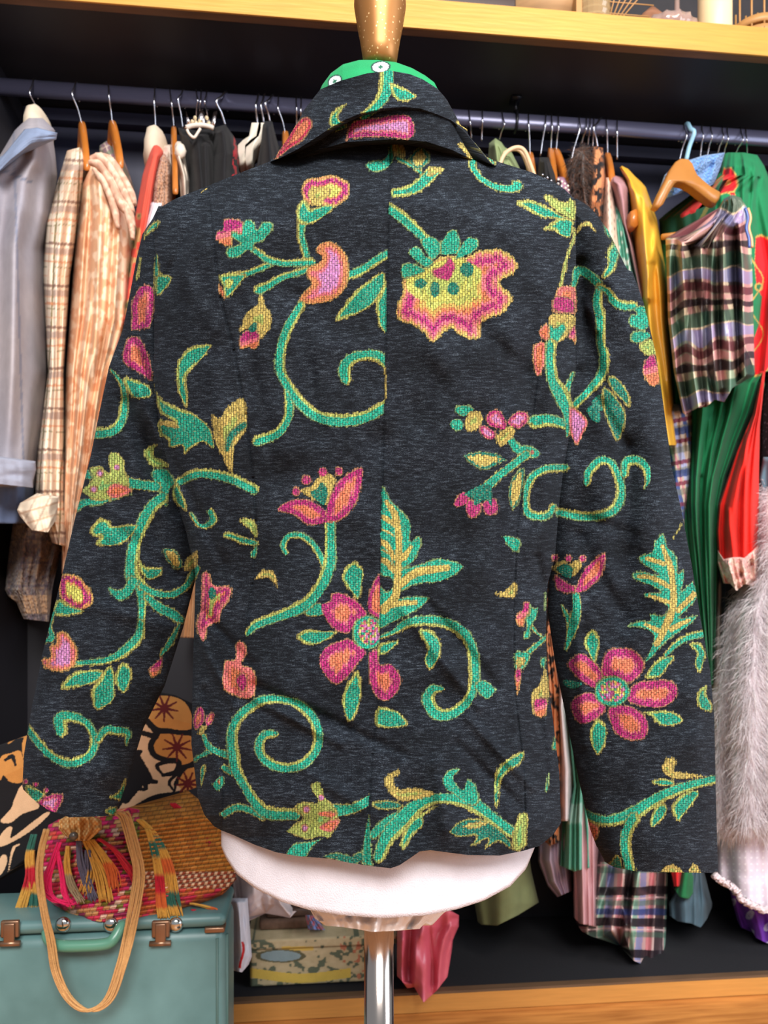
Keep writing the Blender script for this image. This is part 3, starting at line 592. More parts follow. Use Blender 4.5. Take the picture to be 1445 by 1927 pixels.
cloth('cuff', [858,-60,905,-60], [858,66,885,68,905,62], 1.17, .04, rgb(150, 152, 168), parent=g, fold=(.006, 3), ny=30, nx=40, top=[-60,850,66,868], bot=[-60,905,62,918])
pl = plaid(rgb(238, 220, 196), [(38,92,3,rgb(110,96,60),.8),(38,104,10,rgb(200,150,110),.35),(19,84,1.5,rgb(180,120,80),.4)],
    [(78,300,5,rgb(120,84,70),.75),(78,310,12,rgb(150,120,110),.55),(78,334,4,rgb(214,130,84),.7),(78,345,2,rgb(120,110,70),.6),(39,322,2,rgb(225,160,120),.6)], sx=.06, wob=6)
g = gar('plaid_shirt', 'cream and brown checked flannel shirt right of the denim shirt', 'shirt',
    [278,128,330,112,420,84,520,80,700,90,850,70,930,66,1022,98], [278,166,330,158,420,148,520,132,700,120,850,122,960,124,1022,128], 1.36, .15, pl, fold=(.02, 2), ny=260, nx=60, seed=6, top=[100,300,128,283,150,277,170,290], bot=[66,1010,100,1022,128,1030])
cloth('rolled_cuff', [930,44,960,32,1000,50], [925,112,960,108,1000,104], 1.17, .045, mixc and plaid(rgb(232,214,190), [(26,40,4,rgb(170,150,130),.6)], [(22,932,4,rgb(190,150,120),.6)], sx=.5, sy=.3), parent=g, ny=50, nx=40, top=[32,950,70,928,112,935], bot=[32,965,60,998,90,1002,108,975], fold=(.006, 3))
tag(g.children[0], 'turned back pale cuff')
pe = noisy(rgb(206, 146, 104), rgb(232, 184, 148), 14, 22, .5, .25, 8)
gar('flannel_shirt', 'mauve and green tartan shirt with pale stripes behind the peach paisley scarf', 'shirt',
    [264,188,300,186,420,200,640,210], [264,214,285,228,320,244,350,253,500,255,640,245], 1.44, .12,
    plaid(rgb(142,112,124), [(26,190,3,rgb(220,200,180),.8),(26,199,9,rgb(110,126,98),.7)], [(28,262,3,rgb(224,206,186),.8),(28,274,9,rgb(106,124,96),.7)], sx=-.5, sy=.5), fold=(.01, 2), ny=150, nx=40, top=[186,275,200,265,230,280,256,345])
def peachc(X, Y):
    c = noisy(rgb(222, 168, 128), rgb(240, 208, 176), 9, 13, .5, .12, 8)(X, Y)
    k = np.clip((Y-560)/300, 0, 1)*np.clip((X-150)/70, 0, 1); return mixc(c, noisy(rgb(204,124,62), rgb(228,158,96), 9, 13, .5, .12, 8)(X, Y), k*.8)
g = gar('paisley_scarf', 'long peach paisley scarf with soft pleats on a wooden hanger', 'scarf',
    [285,170,350,152,450,142,700,124,900,119,1080,116], [285,196,330,215,400,250,450,252,600,246,700,216,850,184,950,160,1080,140], 1.36, .14, peachc, fold=(.03, 4), ny=260, nx=110, seed=11, top=[140,345,152,315,170,292,190,286,215,300,250,380],
    dents=((190,330,170,1000,8,.02),(215,400,200,800,9,.018),(160,350,150,700,7,.014)))
tw = noisy(rgb(196, 150, 126), rgb(226, 190, 166), 12, 9, .5, .2, 9)
for k, (pp, r0) in enumerate((([170,300,192,300,216,330,236,368,250,400], .008), ([168,306,188,312,210,345,228,385,240,402], .007), ([180,292,206,302,228,330,246,365,254,385], .007), ([196,312,214,340,232,376,246,420,250,450], .006), ([176,318,196,345,214,388,222,430], .006), ([210,330,228,362,243,398,252,428], .006))):
    q = np.array(pp, float).reshape(-1, 2); pts = crv(PY(q[:, 0], q[:, 1], np.full(len(q), 1.208)), 10); V, F = tube(pts, [r0*.5, r0, r0*.9, r0, r0*.5], 14); V[:, 1] += (V[:, 1]-1.208)*.4
    mk('draped_fold', V, F, M['cotton'], g, tw(V[:, 0]*1500, V[:, 2]*1500))
def coral(X, Y):
    c = np.broadcast_to(np.array(rgb(222, 84, 66)), X.shape+(3,)).copy(); t = vnoise(X/9, Y/14, 5); q = (Y > 400) & (X < 262-(Y-400)*.13+8) & (t > .5)
    c[q] = rgb(190, 150, 96); c[q & (t > .72)] = rgb(104, 112, 52); return c
gar('coral_dress', 'narrow coral red dress with a floral edge, next right of the paisley scarf', 'dress',
    [270,286,330,268,420,252,500,240,600,226,660,222], [270,300,285,308,330,302,420,288,500,268,660,250], 1.37, .12, coral, fold=(.014, 2), ny=160, nx=40, seed=3)
gar('white_padded_top', 'white gathered top peeking out above the coral dress', 'top', [252,284,290,279,330,280], [252,298,265,306,290,306,330,300], 1.40, .06, rgb(226, 214, 200), 'lace', ny=40, nx=30, fold=(.01, 3))
g = gar('tan_jumper', 'tan cable knit jumper right of the coral dress', 'jumper', [290,300,330,283,395,275], [290,320,330,326,402,324], 1.36, .1,
    lambda X, Y: mixc(rgb(188,142,112), rgb(156,110,84), (np.sin(X*.9+np.sin(Y*.25)*2) > .55)*.6), 'knit', ny=80, nx=60, fold=(.01, 3), top=[275,330,290,300,310,288,326,310], bot=[275,388,295,384,312,394,324,410])
cloth('shirt_tail', [378,280,440,262,480,255], [378,312,440,302,480,290], 1.31, .06, lambda X, Y: mixc(rgb(226,224,230), rgb(150,150,170), band(X+Y*.3, 5, 0, 1.4)*.8), parent=g, ny=40, nx=80, fold=(.004, 3))
g = gar('cream_scarf', 'cream sheer scarf knotted beside the wooden hanger', 'scarf', [266,330,290,322,330,336,400,342], [266,340,280,348,300,350,340,357,400,356], 1.33, .07, rgb(222, 206, 190), ny=80, nx=40, fold=(.02, 2))
V, F = lathe([(.001,-.013),(.007,-.009),(.0095,0),(.006,.009),(.001,.012)], (0, 0), 20); q = PY(340, 284, 1.255); mk('knot', V+q, F, M['cotton'], g, rgb(226, 210, 194))
gar('cream_pleated_blouse', 'cream pleated blouse shoulder between the tan jumper and the scarf knot', 'blouse', [272,306,300,300,340,304], [272,326,300,330,340,330], 1.40, .08, rgb(214,196,182), ny=40, nx=40, fold=(.008, 5))
g = gar('black_v_neck_top', 'black top with a cream neck tape hanging under the tiara', 'top', [238,334,290,346,350,354,430,356], [238,404,300,402,430,404], 1.37, .13, rgb(11, 10, 14), fold=(.02, 2), ny=80, nx=60, top=[334,240,352,246,362,262,374,246,404,240])
q = np.array([352,244,356,252,365,259,372,250,377,242], float).reshape(-1, 2); V, F = tube(crv(PY(q[:, 0], q[:, 1], np.full(5, 1.225)), 4), .0022, 8); mk('neck_tape', V, F, M['cotton'], g, rgb(214, 200, 186))
V, F = tube(crv(PY(np.array([350,365,385,402.]), np.array([240,236,236,241.]), np.full(4, 1.225)), 4), .0035, 8); mk('neck_tape', V, F, M['cotton'], g, rgb(204, 194, 184))
gar('black_jacket', 'plain black jacket shoulder behind the embroidered black dress', 'jacket', [262,372,300,368,440,366], [262,400,300,404,440,410], 1.31, .08, rgb(15, 13, 16), fold=(.01, 2), ny=50, nx=40)
def redc(X, Y):
    c = np.broadcast_to(np.array(rgb(15, 13, 17)), X.shape+(3,)).copy(); q = (X > 440-(Y-262)*.05) & (vnoise(X/4, Y/9, 12) > .42); c[q] = rgb(160, 26, 36); return c
gar('embroidered_black_dress', 'black dress with red flame embroidery along its edge', 'dress', [236,404,300,392,430,380], [236,425,255,440,290,452,320,450,430,462], 1.36, .13, redc, fold=(.02, 2), ny=90, nx=60, top=[380,300,404,240,425,234,445,256,458,320])
gar('navy_coat', 'dark navy coat behind the pair of white plastic hangers', 'coat', [228,494,280,488,400,470], [228,512,260,520,400,560], 1.38, .12, rgb(10, 11, 18), fold=(.02, 2), ny=60, nx=40)
gar('charcoal_cardigan', 'charcoal cardigan between the navy coat and the next wooden hanger', 'cardigan', [275,515,400,500], [275,540,400,560], 1.44, .1, rgb(16, 15, 22), fold=(.02, 2), ny=40, nx=30)
def crochet(X, Y):
    c = noisy(rgb(150,128,110), rgb(112,94,92), 9, 12, .5, .2, 4)(X, Y); h = ((X*.7+Y*.3) % 15 < 3)*.35+((Y*1.0) % 44 < 5)*.5
    c = mixc(c, rgb(82,70,84), np.clip(h+(vnoise(X/5, Y/5, 9) > .62)*.45, 0, .9)); return mixc(c, rgb(182,142,104), ((Y > 1120) & (Y < 1155))*.8)
gar('crochet_cardigan', 'taupe crochet lace garment hanging below the checked shirt cuff', 'cardigan', [970,26,1060,14,1110,9,1170,40], [970,118,1040,118,1110,98,1170,95], 1.42, .1, crochet, 'lace', ny=180, nx=110, fold=(.014, 4), bot=[9,1118,25,1128,40,1135,44,1165,92,1170,98,1110,118,1040])
gar('tan_skirt', 'sheer tan skirt hem seen between the left sleeve and the jacket side', 'skirt', [1030,350,1100,350,1200,334], [1030,378,1200,372], 1.36, .1, rgb(196, 144, 100), ny=60, nx=40, fold=(.01, 4))
# ---------------------------------------------------------------- clothes, right part of the rail
g = gar('olive_strap_top', 'olive green strappy top with cream straps right of the collar', 'top', [260,921,300,918,430,920], [260,942,285,962,340,990,430,1000], 1.36, .12, rgb(126, 140, 96), fold=(.02, 3), ny=60, nx=50, top=[918,272,932,260,944,268,952,290,975,276,992,310,1000,340])
for off in (0, 5):
    q = np.array([938,318,949,291,969,278,986,283,999,312,1013,352], float).reshape(-1, 2); V, F = tube(crv(PY(q[:, 0]-off, q[:, 1]+off*.6, np.full(6, 1.235+off*.003)), 6), .0032, 10); mk('strap', V, F, M['cotton'], g, rgb(222, 186, 150))
g = gar('black_beaded_top', 'black top with silver beads at the neckline behind the jacket shoulder', 'top', [296,1015,330,1010,430,1010], [296,1032,330,1046,430,1070], 1.34, .12, rgb(9, 8, 11), ny=50, nx=40)
rr = random.Random(4)
for k in range(9):
    q = PY(1020+k*4.2+rr.random()*4, 329+k*2.8+(k % 2)*5, 1.215); V, F = lathe([(.0004,-.0022),(.002,-.001),(.002,.001),(.0004,.0022)], (0, 0), 8); mk('bead', V+q, F, M['steel'], g)
g = gar('mauve_beaded_top', 'mauve top with pearl beaded collar between two wooden hangers', 'top', [333,1046,370,1046,430,1060], [333,1062,350,1072,430,1100], 1.33, .1, rgb(160, 118, 138), ny=50, nx=40)
for k in range(12):
    q = PY(1050+(k % 4)*6+rr.random()*2, 338+(k//4)*8+(k % 4)*4, 1.222); V, F = lathe([(.0004,-.002),(.0018,-.001),(.0018,.001),(.0004,.002)], (0, 0), 8); mk('bead', V+q, F, M['whiteplastic'], g)
fur1 = gar('brown_fur_coat', 'dark brown fur coat beside the leopard print scarf', 'coat', [284,1088,310,1076,345,1066,440,1075], [284,1104,320,1112,440,1130], 1.37, .12, noisy(rgb(38,22,16), rgb(92,54,30), 6, 9, .5, .3, 2), 'fluff', ny=60, nx=50, fold=(.02, 4))
def leo(X, Y):
    x = X+(vnoise(X/6, Y/6, 1)-.5)*8; y = Y+(vnoise(X/6, Y/6, 2)-.5)*8; t = vnoise(x/9, y/12, 20); r = (np.abs(t-.62) < .09)
    c = np.broadcast_to(np.array(rgb(206, 134, 88)), X.shape+(3,)).copy(); c[t > .72] = rgb(150, 88, 50); c[r | (vnoise(x/8+5, y/15, 31) > .72)] = rgb(26, 20, 22); return c
gar('leopard_scarf', 'long orange and black leopard print scarf hanging down behind the right sleeve', 'scarf', [273,1118,320,1106,600,1080,1180,1022,1540,1018,1592,1024], [273,1134,330,1141,900,1120,1200,1040,1300,1058,1480,1060,1592,1056], 1.36, .12, leo, fold=(.02, 3), ny=420, nx=70,
    top=[1080,300,1106,300,1118,276,1134,278,1142,330], bot=[1018,1578,1035,1592,1060,1580])
def laceup(X, Y):
    c = np.broadcast_to(np.array(rgb(226, 196, 176)), X.shape+(3,)).copy(); c[Y > 1000] = rgb(232,222,228); q = (Y < 520) & (np.abs(np.sin((Y+X)*.2)) < .12) & (X > 1138) & (X < 1160); c[q] = rgb(120, 84, 76); return c
gar('cream_laced_dress', 'long cream dress with laced front between leopard scarf and teal dress', 'dress', [334,1140,450,1128,1000,1060,1250,1044,1545,1054], [334,1150,400,1161,520,1190,900,1150,1330,1066,1450,1082,1545,1076], 1.31, .08, laceup, fold=(.01, 2), ny=240, nx=50)
def tealc(X, Y):
    c = np.broadcast_to(np.array(rgb(96, 172, 148)), X.shape+(3,)).copy(); c[(Y < 520) & (vnoise(X/5, Y/8, 3) > .62) & (X > 1152) & (X < 1186-(500-Y)*.05)] = rgb(214, 226, 216); c[(Y > 1512) & (Y < 1550) & (X > 1068) & (X < 1096)] = rgb(160, 204, 192); return c
gar('teal_dress', 'teal dress with white print and flared hem left of the right cuff', 'dress', [360,1151,600,1160,1340,1062,1480,1074,1550,1056,1640,1052], [360,1160,400,1177,470,1197,600,1225,900,1200,1340,1090,1500,1106,1560,1112,1640,1114], 1.35, .12, tealc, fold=(.03, 4), ny=280, nx=70, bot=[1052,1628,1080,1640,1114,1632])
gar('mauve_dress', 'dusty mauve dress with black lined neckline over a wooden hanger', 'dress', [330,1142,400,1160,460,1180,560,1200], [330,1170,350,1188,380,1189,420,1184,560,1212], 1.33, .1, lambda X, Y: mixc(rgb(172,128,132), rgb(24,20,24), ((np.abs(X-(1183+(Y-365)*.03)) < 2.4) & (Y > 362) & (Y < 412))*1.), ny=90, nx=60, fold=(.014, 2), top=[1142,340,1155,330,1175,334,1190,360])
gar('yellow_satin_dress', 'shiny golden yellow satin dress right of the jacket shoulder', 'dress', [312,1164,340,1178,450,1190,600,1210,700,1228,838,1250], [312,1180,330,1200,350,1216,400,1236,480,1250,614,1257,782,1269,838,1277], 1.33, .12,
    rgb(236, 178, 58), 'satin', fold=(.03, 1.3), ny=220, nx=90, seed=21, top=[1150,330,1170,312,1182,318,1195,332,1215,350,1236,400,1250,470], dents=((1210,350,1222,560,8,.03),(1225,500,1245,800,7,-.02),(1238,420,1215,560,6,.02)))
ps = plaid(rgb(196,178,160), [(44,1262,8,rgb(40,66,130),.85),(44,1274,4,rgb(200,110,130),.7),(44,1282,12,rgb(150,166,220),.7)], [(40,842,8,rgb(112,40,60),.8),(40,856,12,rgb(110,112,96),.6),(80,900,14,rgb(28,48,110),.7)], sx=-.25, sy=.2)
gar('plaid_blouse', 'blue, pink and beige checked blouse hem below the yellow satin dress', 'blouse', [760,1245,900,1255,1040,1275], [760,1306,850,1307,900,1302,960,1290,1040,1286], 1.34, .09, ps, fold=(.012, 3), ny=150, nx=60)
DP = dict(gr=rgb(44,84,66), bk=rgb(38,28,32), pk=rgb(214,150,150), lb=rgb(140,146,206), sg=rgb(132,164,136), cr=rgb(214,190,160), wn=rgb(92,40,48), nv=rgb(36,50,104))
rp = plaid(DP['cr'], [(72,1254,15,DP['bk'],.8),(72,1271,13,DP['pk'],.8),(72,1288,15,DP['sg'],.65),(72,1308,10,DP['wn'],.6)],
    [(112,420,26,DP['gr'],.7),(112,448,20,DP['lb'],.6),(112,474,16,DP['wn'],.75),(112,492,12,DP['pk'],.6),(112,506,13,DP['bk'],.8),(112,445,2.5,DP['cr'],.9)], sx=-.10, sy=.12, wob=26, seed=9)
g = gar('ruffled_plaid_top', 'ruffled satin tartan top in green, pink and lilac hanging under the tan wooden hanger', 'top',
    [366,1352,400,1340,440,1252,600,1257,700,1268,782,1286], [366,1394,385,1408,420,1412,520,1416,700,1420,782,1420], 1.20, .07, rp, 'satin', fold=(.05, 5), ny=260, nx=200, seed=31, taper=.02,
    top=[1250,448,1300,440,1332,432,1346,402,1362,374,1378,366,1394,372,1410,398,1416,430], bot=[1262,730,1275,765,1289,781,1310,768,1329,766,1345,752,1363,757,1378,730,1392,722,1405,704,1420,706],
    dents=((1300,470,1290,740,5,-.022),(1330,450,1325,740,6,-.02),(1362,420,1358,730,6,.03),(1390,420,1392,700,5,.025),(1276,470,1274,700,5,.02)))
q = np.array([1402,392,1407,410,1404,430,1409,450,1410,466], float).reshape(-1, 2)
for k, c in enumerate((rgb(60,90,160), rgb(214,160,110))):
    V, F = tube(crv(PY(q[:, 0]+k*5, q[:, 1], np.full(5, 1.118)), 5), .0022, 8); mk('ribbon_tie', V, F, M['satin'], g, c)
def crob(X, Y): return mixc(rgb(112,160,216), rgb(66,108,176), ((np.sin(Y*.9+np.abs(np.sin(X*.22))*4) > .5)*.55))
gar('blue_crochet_top', 'sky blue crochet top draped behind the tan wooden hanger', 'top', [286,1292,330,1250,380,1232], [286,1364,330,1352,380,1325], 1.30, .07, crob, 'knit', ny=90, nx=120, fold=(.012, 4),
    top=[1230,345,1244,325,1290,303,1325,292,1364,287], bot=[1230,382,1262,370,1300,348,1326,356,1345,345,1364,300])
E1 = [1362,318,1376,318,1384,330,1387,350,1378,362,1362,362,1352,368,1350,355,1358,344,1364,340,1360,328]; E2 = [1372,362,1382,362,1386,380,1380,376]
E3 = [1422,448,1432,444,1445,450,1480,470,1480,640,1440,700,1420,706,1418,640,1428,610,1434,560,1424,540,1420,500]
def gownc(X, Y):
    c = np.broadcast_to(np.array(rgb(22, 122, 76)), X.shape+(3,)).copy(); sh = (X < 1346) & (Y < 460); c[sh] = rgb(12, 66, 44)  # upper left inside painted darker green as shade
    for E in (E1, E2, E3):
        P = np.array(E, float).reshape(-1, 2); m = P.mean(0); c[inpoly(X, Y, (m+(P-m)*(1.1 if E is not E3 else 1.03)).ravel())] = rgb(190,160,80); c[inpoly(X, Y, E)] = rgb(214, 24, 34)
    r = np.hypot(X-1428, Y-540); c[(r < 8) & (r > 5)] = rgb(190,160,80); c[r < 5] = rgb(20,110,70); c[np.abs(X-(1424+12*np.sin(Y/16))) + (Y < 470)*99 + (Y > 690)*99 < 1.4] = rgb(190,160,80)
    r = np.hypot(X-1370, Y-343); c[(r < 5)] = rgb(170,150,70)
    tr = (np.abs(X-(1358-(Y-290)*.30)) < 5.5) & (Y < 380); c[tr] = rgb(96, 92, 44); c[tr & (vnoise(X/2, Y/2, 5) > .55)] = rgb(220,200,120)
    tr = (np.abs(X-(1336-(Y-380)*.52)) < 4) & (Y > 378) & (Y < 440); c[tr] = rgb(96, 92, 44)
    c[inpoly(X, Y, [1282,384,1311,378,1309,398,1280,410])] = rgb(176, 36, 40); return c
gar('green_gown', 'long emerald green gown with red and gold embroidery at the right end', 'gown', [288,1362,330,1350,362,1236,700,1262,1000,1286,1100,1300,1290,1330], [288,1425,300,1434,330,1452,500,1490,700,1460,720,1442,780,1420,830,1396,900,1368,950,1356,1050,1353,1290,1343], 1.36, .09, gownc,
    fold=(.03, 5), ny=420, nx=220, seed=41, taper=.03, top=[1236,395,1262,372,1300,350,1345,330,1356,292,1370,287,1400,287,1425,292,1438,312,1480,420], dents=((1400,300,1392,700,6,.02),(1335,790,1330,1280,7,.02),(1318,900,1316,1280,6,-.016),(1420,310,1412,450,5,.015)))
g = gar('red_lace_dress', 'bright red dress with pale pink lace hem beside the green gown', 'dress', [700,1434,780,1416,850,1386,950,1352,1000,1348,1075,1352], [700,1440,800,1430,900,1428,1075,1430], 1.30, .08, rgb(218, 34, 22), fold=(.02, 3), ny=200, nx=80,
    bot=[1352,1040,1362,1058,1380,1050,1400,1052,1428,1028], dents=((1404,800,1400,1050,5,.02),(1370,960,1380,1050,5,.012)))
cloth('lace_hem', [1020,1350,1060,1350,1112,1365], [1020,1430,1060,1432,1112,1428], 1.29, .1, noisy(rgb(236,206,190), rgb(226,158,150), 6, 6, .5, .3, 6), 'lace', parent=g, ny=60, nx=80, fold=(.02, 4), top=[1348,1030,1362,1052,1380,1046,1400,1048,1430,1022], bot=[1348,1080,1358,1098,1372,1096,1386,1112,1402,1098,1416,1104,1434,1086])
tag(g.children[0], 'pale pink lace hem')
wf = gar('white_fur_stole', 'fluffy white and lilac fur hanging at the right edge of the picture', 'fur stole', [915,1432,1000,1430,1080,1412,1150,1372,1300,1352,1450,1345,1560,1346], [915,1520,1560,1520], 1.32, .13, noisy(rgb(240,232,240), rgb(206,194,202), 30, 90, .56, .3, 14), 'fluff', ny=140, nx=60, fold=(.03, 3), taper=.2)
def fur_strands(o, n, ln, r0, cols, seed, parent):
    me = o.data; N = len(me.vertices); co = np.zeros(N*3, np.float32); me.vertices.foreach_get('co', co); co = co.reshape(-1, 3)
    no = np.zeros(N*3, np.float32); me.vertices.foreach_get('normal', no); no = no.reshape(-1, 3); r = np.random.RandomState(seed)
    fr = np.where(no[:, 1] < .25)[0]; i = fr[r.randint(0, len(fr), n)]; p = co[i]+r.normal(0, .004, (n, 3)); d = no[i]*.55+np.array([0, 0, -.75])+r.normal(0, .3, (n, 3)); d /= np.linalg.norm(d, axis=1)[:, None]
    side = np.cross(d, r.normal(0, 1, (n, 3))); side /= np.linalg.norm(side, axis=1)[:, None]; sd2 = np.cross(d, side); l = (ln*(.6+.8*r.rand(n)))[:, None]
    mid = p+d*l*.5; tip = p+d*l+np.array([0, 0, -.25])*l
    V = np.stack([p+side*r0, p-side*r0*.6+sd2*r0, p-sd2*r0, mid+side*r0*.7, mid-side*r0*.4+sd2*r0*.7, mid-sd2*r0*.7, tip], 1).reshape(-1, 3); b = (np.arange(n)*7)[:, None]
    F = np.concatenate([b+np.array([[0,1,4]]), b+np.array([[0,4,3]]), b+np.array([[1,2,5]]), b+np.array([[1,5,4]]), b+np.array([[2,0,3]]), b+np.array([[2,3,5]]), b+np.array([[3,4,6]]), b+np.array([[4,5,6]]), b+np.array([[5,3,6]])])
    c = np.array(cols)[r.randint(0, len(cols), n)]*(.85+.2*r.rand(n))[:, None]; s = mk('fur_strands', V, F, M['fluff'], parent, np.repeat(c, 7, 0)); tag(s, kind='stuff')
fur_strands(wf, 26000, .032, .00035, [rgb(255,250,254), rgb(250,240,246), rgb(244,232,238), rgb(216,204,210)], 3, wf)
fur_strands(fur1, 4000, .02, .0004, [rgb(60,34,22), rgb(110,66,38), rgb(30,18,14)], 5, fur1)
gar('black_sequin_dress', 'black sequinned dress at the right edge between red dress and white fur', 'dress', [690,1434,900,1428,960,1430], [690,1500,960,1500], 1.42, .1, lambda X, Y: mixc(rgb(26,20,30), rgb(150,140,160), (vnoise(X/1.6, Y/1.6, 8) > .86)*.9), ny=140, nx=60, fold=(.01, 2))
gar('slate_cardigan', 'slate blue cardigan at the right edge just above the white fur', 'cardigan', [860,1436,900,1428,950,1432], [860,1500,950,1500], 1.33, .05, rgb(92, 122, 138), ny=30, nx=30, fold=(.01, 2))
gar('pale_coat', 'pale pink coat edge between the green gown and the white fur', 'coat', [1080,1345,1300,1340,1400,1340], [1080,1366,1200,1362,1400,1356], 1.42, .06, lambda X, Y: mixc(rgb(228,206,194), rgb(92,116,132), (X > 1357)*1.), ny=60, nx=30, fold=(.004, 2))
lacec = lambda X, Y: mixc(rgb(222,212,226), rgb(246,242,250), ((np.hypot((X % 11)-5.5, (Y % 12)-6) < 1.8)*1.))
g = gar('white_dotted_dress', 'white dotted sheer dress with frilled hem below the white fur', 'dress', [1500,1352,1560,1350,1620,1346,1720,1346], [1500,1510,1720,1510], 1.37, .12, lacec, fold=(.016, 3), ny=150, nx=140, bot=[1344,1648,1362,1662,1380,1672,1394,1690,1412,1702,1445,1716,1510,1730])
V, F = tube(crv(PY(np.array([1344,1362,1380,1394,1412,1445,1500.]), np.array([1646,1660,1670,1690,1701,1714,1726.]), np.full(7, 1.235)), 12), .006, 8); V += (np.random.RandomState(2).rand(len(V), 3)-.5)*.005
mk('frill', V, F, M['lace'], g, rgb(228, 208, 212))
def purp(X, Y):
    c = np.broadcast_to(np.array(rgb(118, 52, 168)), X.shape+(3,)).copy(); r = np.hypot((X % 34)-17, ((Y+X*.4) % 36)-18); c[(r < 8) & (r > 3)] = rgb(206,196,220); c[r < 2] = rgb(206,196,220); return c
gar('purple_dress', 'purple dress with white printed spots at the lower right corner', 'dress', [1640,1366,1700,1378,1780,1400], [1640,1520,1780,1520], 1.42, .1, purp, fold=(.02, 4), ny=110, nx=120, bot=[1366,1690,1382,1722,1394,1746,1410,1742,1422,1765,1445,1776,1520,1790])
sk = plaid(rgb(206,176,170), [(62,1132,16,rgb(46,34,40),.8),(62,1150,10,rgb(130,180,160),.8),(62,1162,12,rgb(120,134,196),.7),(62,1180,10,rgb(214,130,140),.8)], [(60,1668,16,rgb(36,28,34),.85),(60,1688,3,rgb(230,200,200),.8),(120,1710,12,rgb(32,50,110),.7),(60,1694,10,rgb(64,110,90),.5)], sx=.05, wob=5, seed=4)
gar('plaid_skirt', 'long tartan skirt in pink, green and black hanging below the right cuff', 'skirt', [1540,1130,1640,1118,1700,1094,1740,1082,1826,1082], [1540,1262,1826,1250], 1.37, .10, sk, 'satin', fold=(.04, 4), ny=280, nx=160, seed=8,
    bot=[1082,1733,1094,1752,1112,1762,1128,1765,1145,1754,1161,1746,1172,1748,1181,1776,1192,1808,1215,1818,1232,1825,1252,1812], dents=((1172,1640,1176,1800,6,.035),(1150,1650,1140,1760,7,-.02)))
gar('lilac_slip', 'pale lilac slip with curved hem below the leopard scarf', 'slip', [1540,1014,1620,1012,1660,1024,1690,1050], [1540,1078,1690,1076], 1.40, .1, rgb(182, 162, 184), 'satin', fold=(.02, 3), ny=80, nx=70, bot=[1012,1640,1022,1655,1030,1682,1050,1688,1076,1676])
gar('pink_satin_dress', 'dusty pink satin dress hanging left of the tartan skirt', 'dress', [1500,1076,1640,1078,1742,1080], [1500,1128,1742,1126], 1.36, .1, rgb(204, 158, 164), 'satin', fold=(.02, 3), ny=90, nx=60, bot=[1076,1722,1090,1738,1110,1742,1128,1746])
gar('olive_trousers', 'olive green garment leg hanging below the mannequin', 'trousers', [1560,930,1640,902,1700,893,1742,900], [1560,990,1640,1000,1700,1014,1742,1000], 1.37, .09, rgb(116, 124, 84), fold=(.012, 2), ny=70, nx=60, bot=[893,1730,905,1740,935,1742,975,1722,1014,1698])
g = gar('slate_blouse', 'slate blue blouse with wide cuff right of the tartan skirt', 'blouse', [1560,1290,1640,1290,1700,1258,1732,1260], [1560,1325,1640,1325,1700,1340,1746,1336], 1.38, .09, rgb(74, 98, 112), fold=(.014, 3), ny=70, nx=60, bot=[1258,1722,1275,1734,1300,1738,1318,1746,1330,1730,1340,1706])
gar('green_sleeve_top', 'emerald green garment tip below the right cuff', 'top', [1560,1288,1640,1276,1690,1266], [1560,1306,1640,1308,1690,1306], 1.32, .05, rgb(30, 110, 66), fold=(.006, 2), ny=40, nx=30, bot=[1266,1668,1278,1688,1296,1692,1308,1676])
gar('red_blouse', 'small red garment tip between tartan skirt and green tip', 'blouse', [1560,1258,1640,1262,1668,1268], [1560,1286,1640,1286,1668,1280], 1.31, .04, rgb(204, 34, 36), fold=(.006, 2), ny=40, nx=30)
gar('glitter_skirt', 'black glitter skirt hem behind the green tip', 'skirt', [1600,1252,1715,1254], [1600,1304,1715,1304], 1.42, .06, lambda X, Y: mixc(rgb(24,20,30), rgb(130,120,150), (vnoise(X/1.5, Y/1.5, 8) > .85)*.9), fold=(.02, 3), ny=60, nx=60, bot=[1252,1700,1270,1712,1280,1698,1292,1714,1304,1700])
o = gar('pink_satin_scarf', 'rose pink satin scarf hanging to a point right of the mannequin pole', 'scarf', [1700,747,1886,747], [1700,864,1745,863,1770,852,1840,845,1886,842], 1.23, .04, rgb(206, 92, 110), 'satin', fold=(.025, 2.4), ny=150, nx=110, seed=5, taper=.02,
    top=[747,1722,800,1712,846,1712,863,1722], bot=[744,1834,756,1846,766,1860,776,1852,797,1887,822,1864,842,1838,850,1790,863,1757], dents=((780,1740,778,1850,6,.02),(805,1730,815,1850,6,-.015)))
# ---------------------------------------------------------------- hangers
def hanger(top, mid, bot, label, mat='steel', r=.0014, back=-1, body=None, group='coat hangers on the dark rail'):
    (tx, ty), (mx_, my), (bx, by) = top, mid, bot
    t = PY(tx, ty, YR); root = empty('coat_hanger', t, label, 'hanger', group)
    zt = zr+.0025
    b0 = PY(bx, by, YR)
    P = [t+(0, .016, -.022), t+(0, .013, -.006)]; P[0][2] = zt-.024; P[1][2] = zt-.007
    c = t.copy(); c[2] = zt+.001; m1 = PY(mx_, my, YR-.019); f1 = PY((tx+mx_)/2, ty+(my-ty)*.4, YR-.014)
    f1[2] = min(f1[2], zt-.004)
    P += [c, f1, m1, PY((mx_+bx)/2+(bx-mx_)*.1, (my+by)/2, YR-.008), b0]
    V, F = tube(crv(P, 5), r, 8); mk('hook', V, F, M[mat], root)
    if body: body(root, bx, by)
    return root
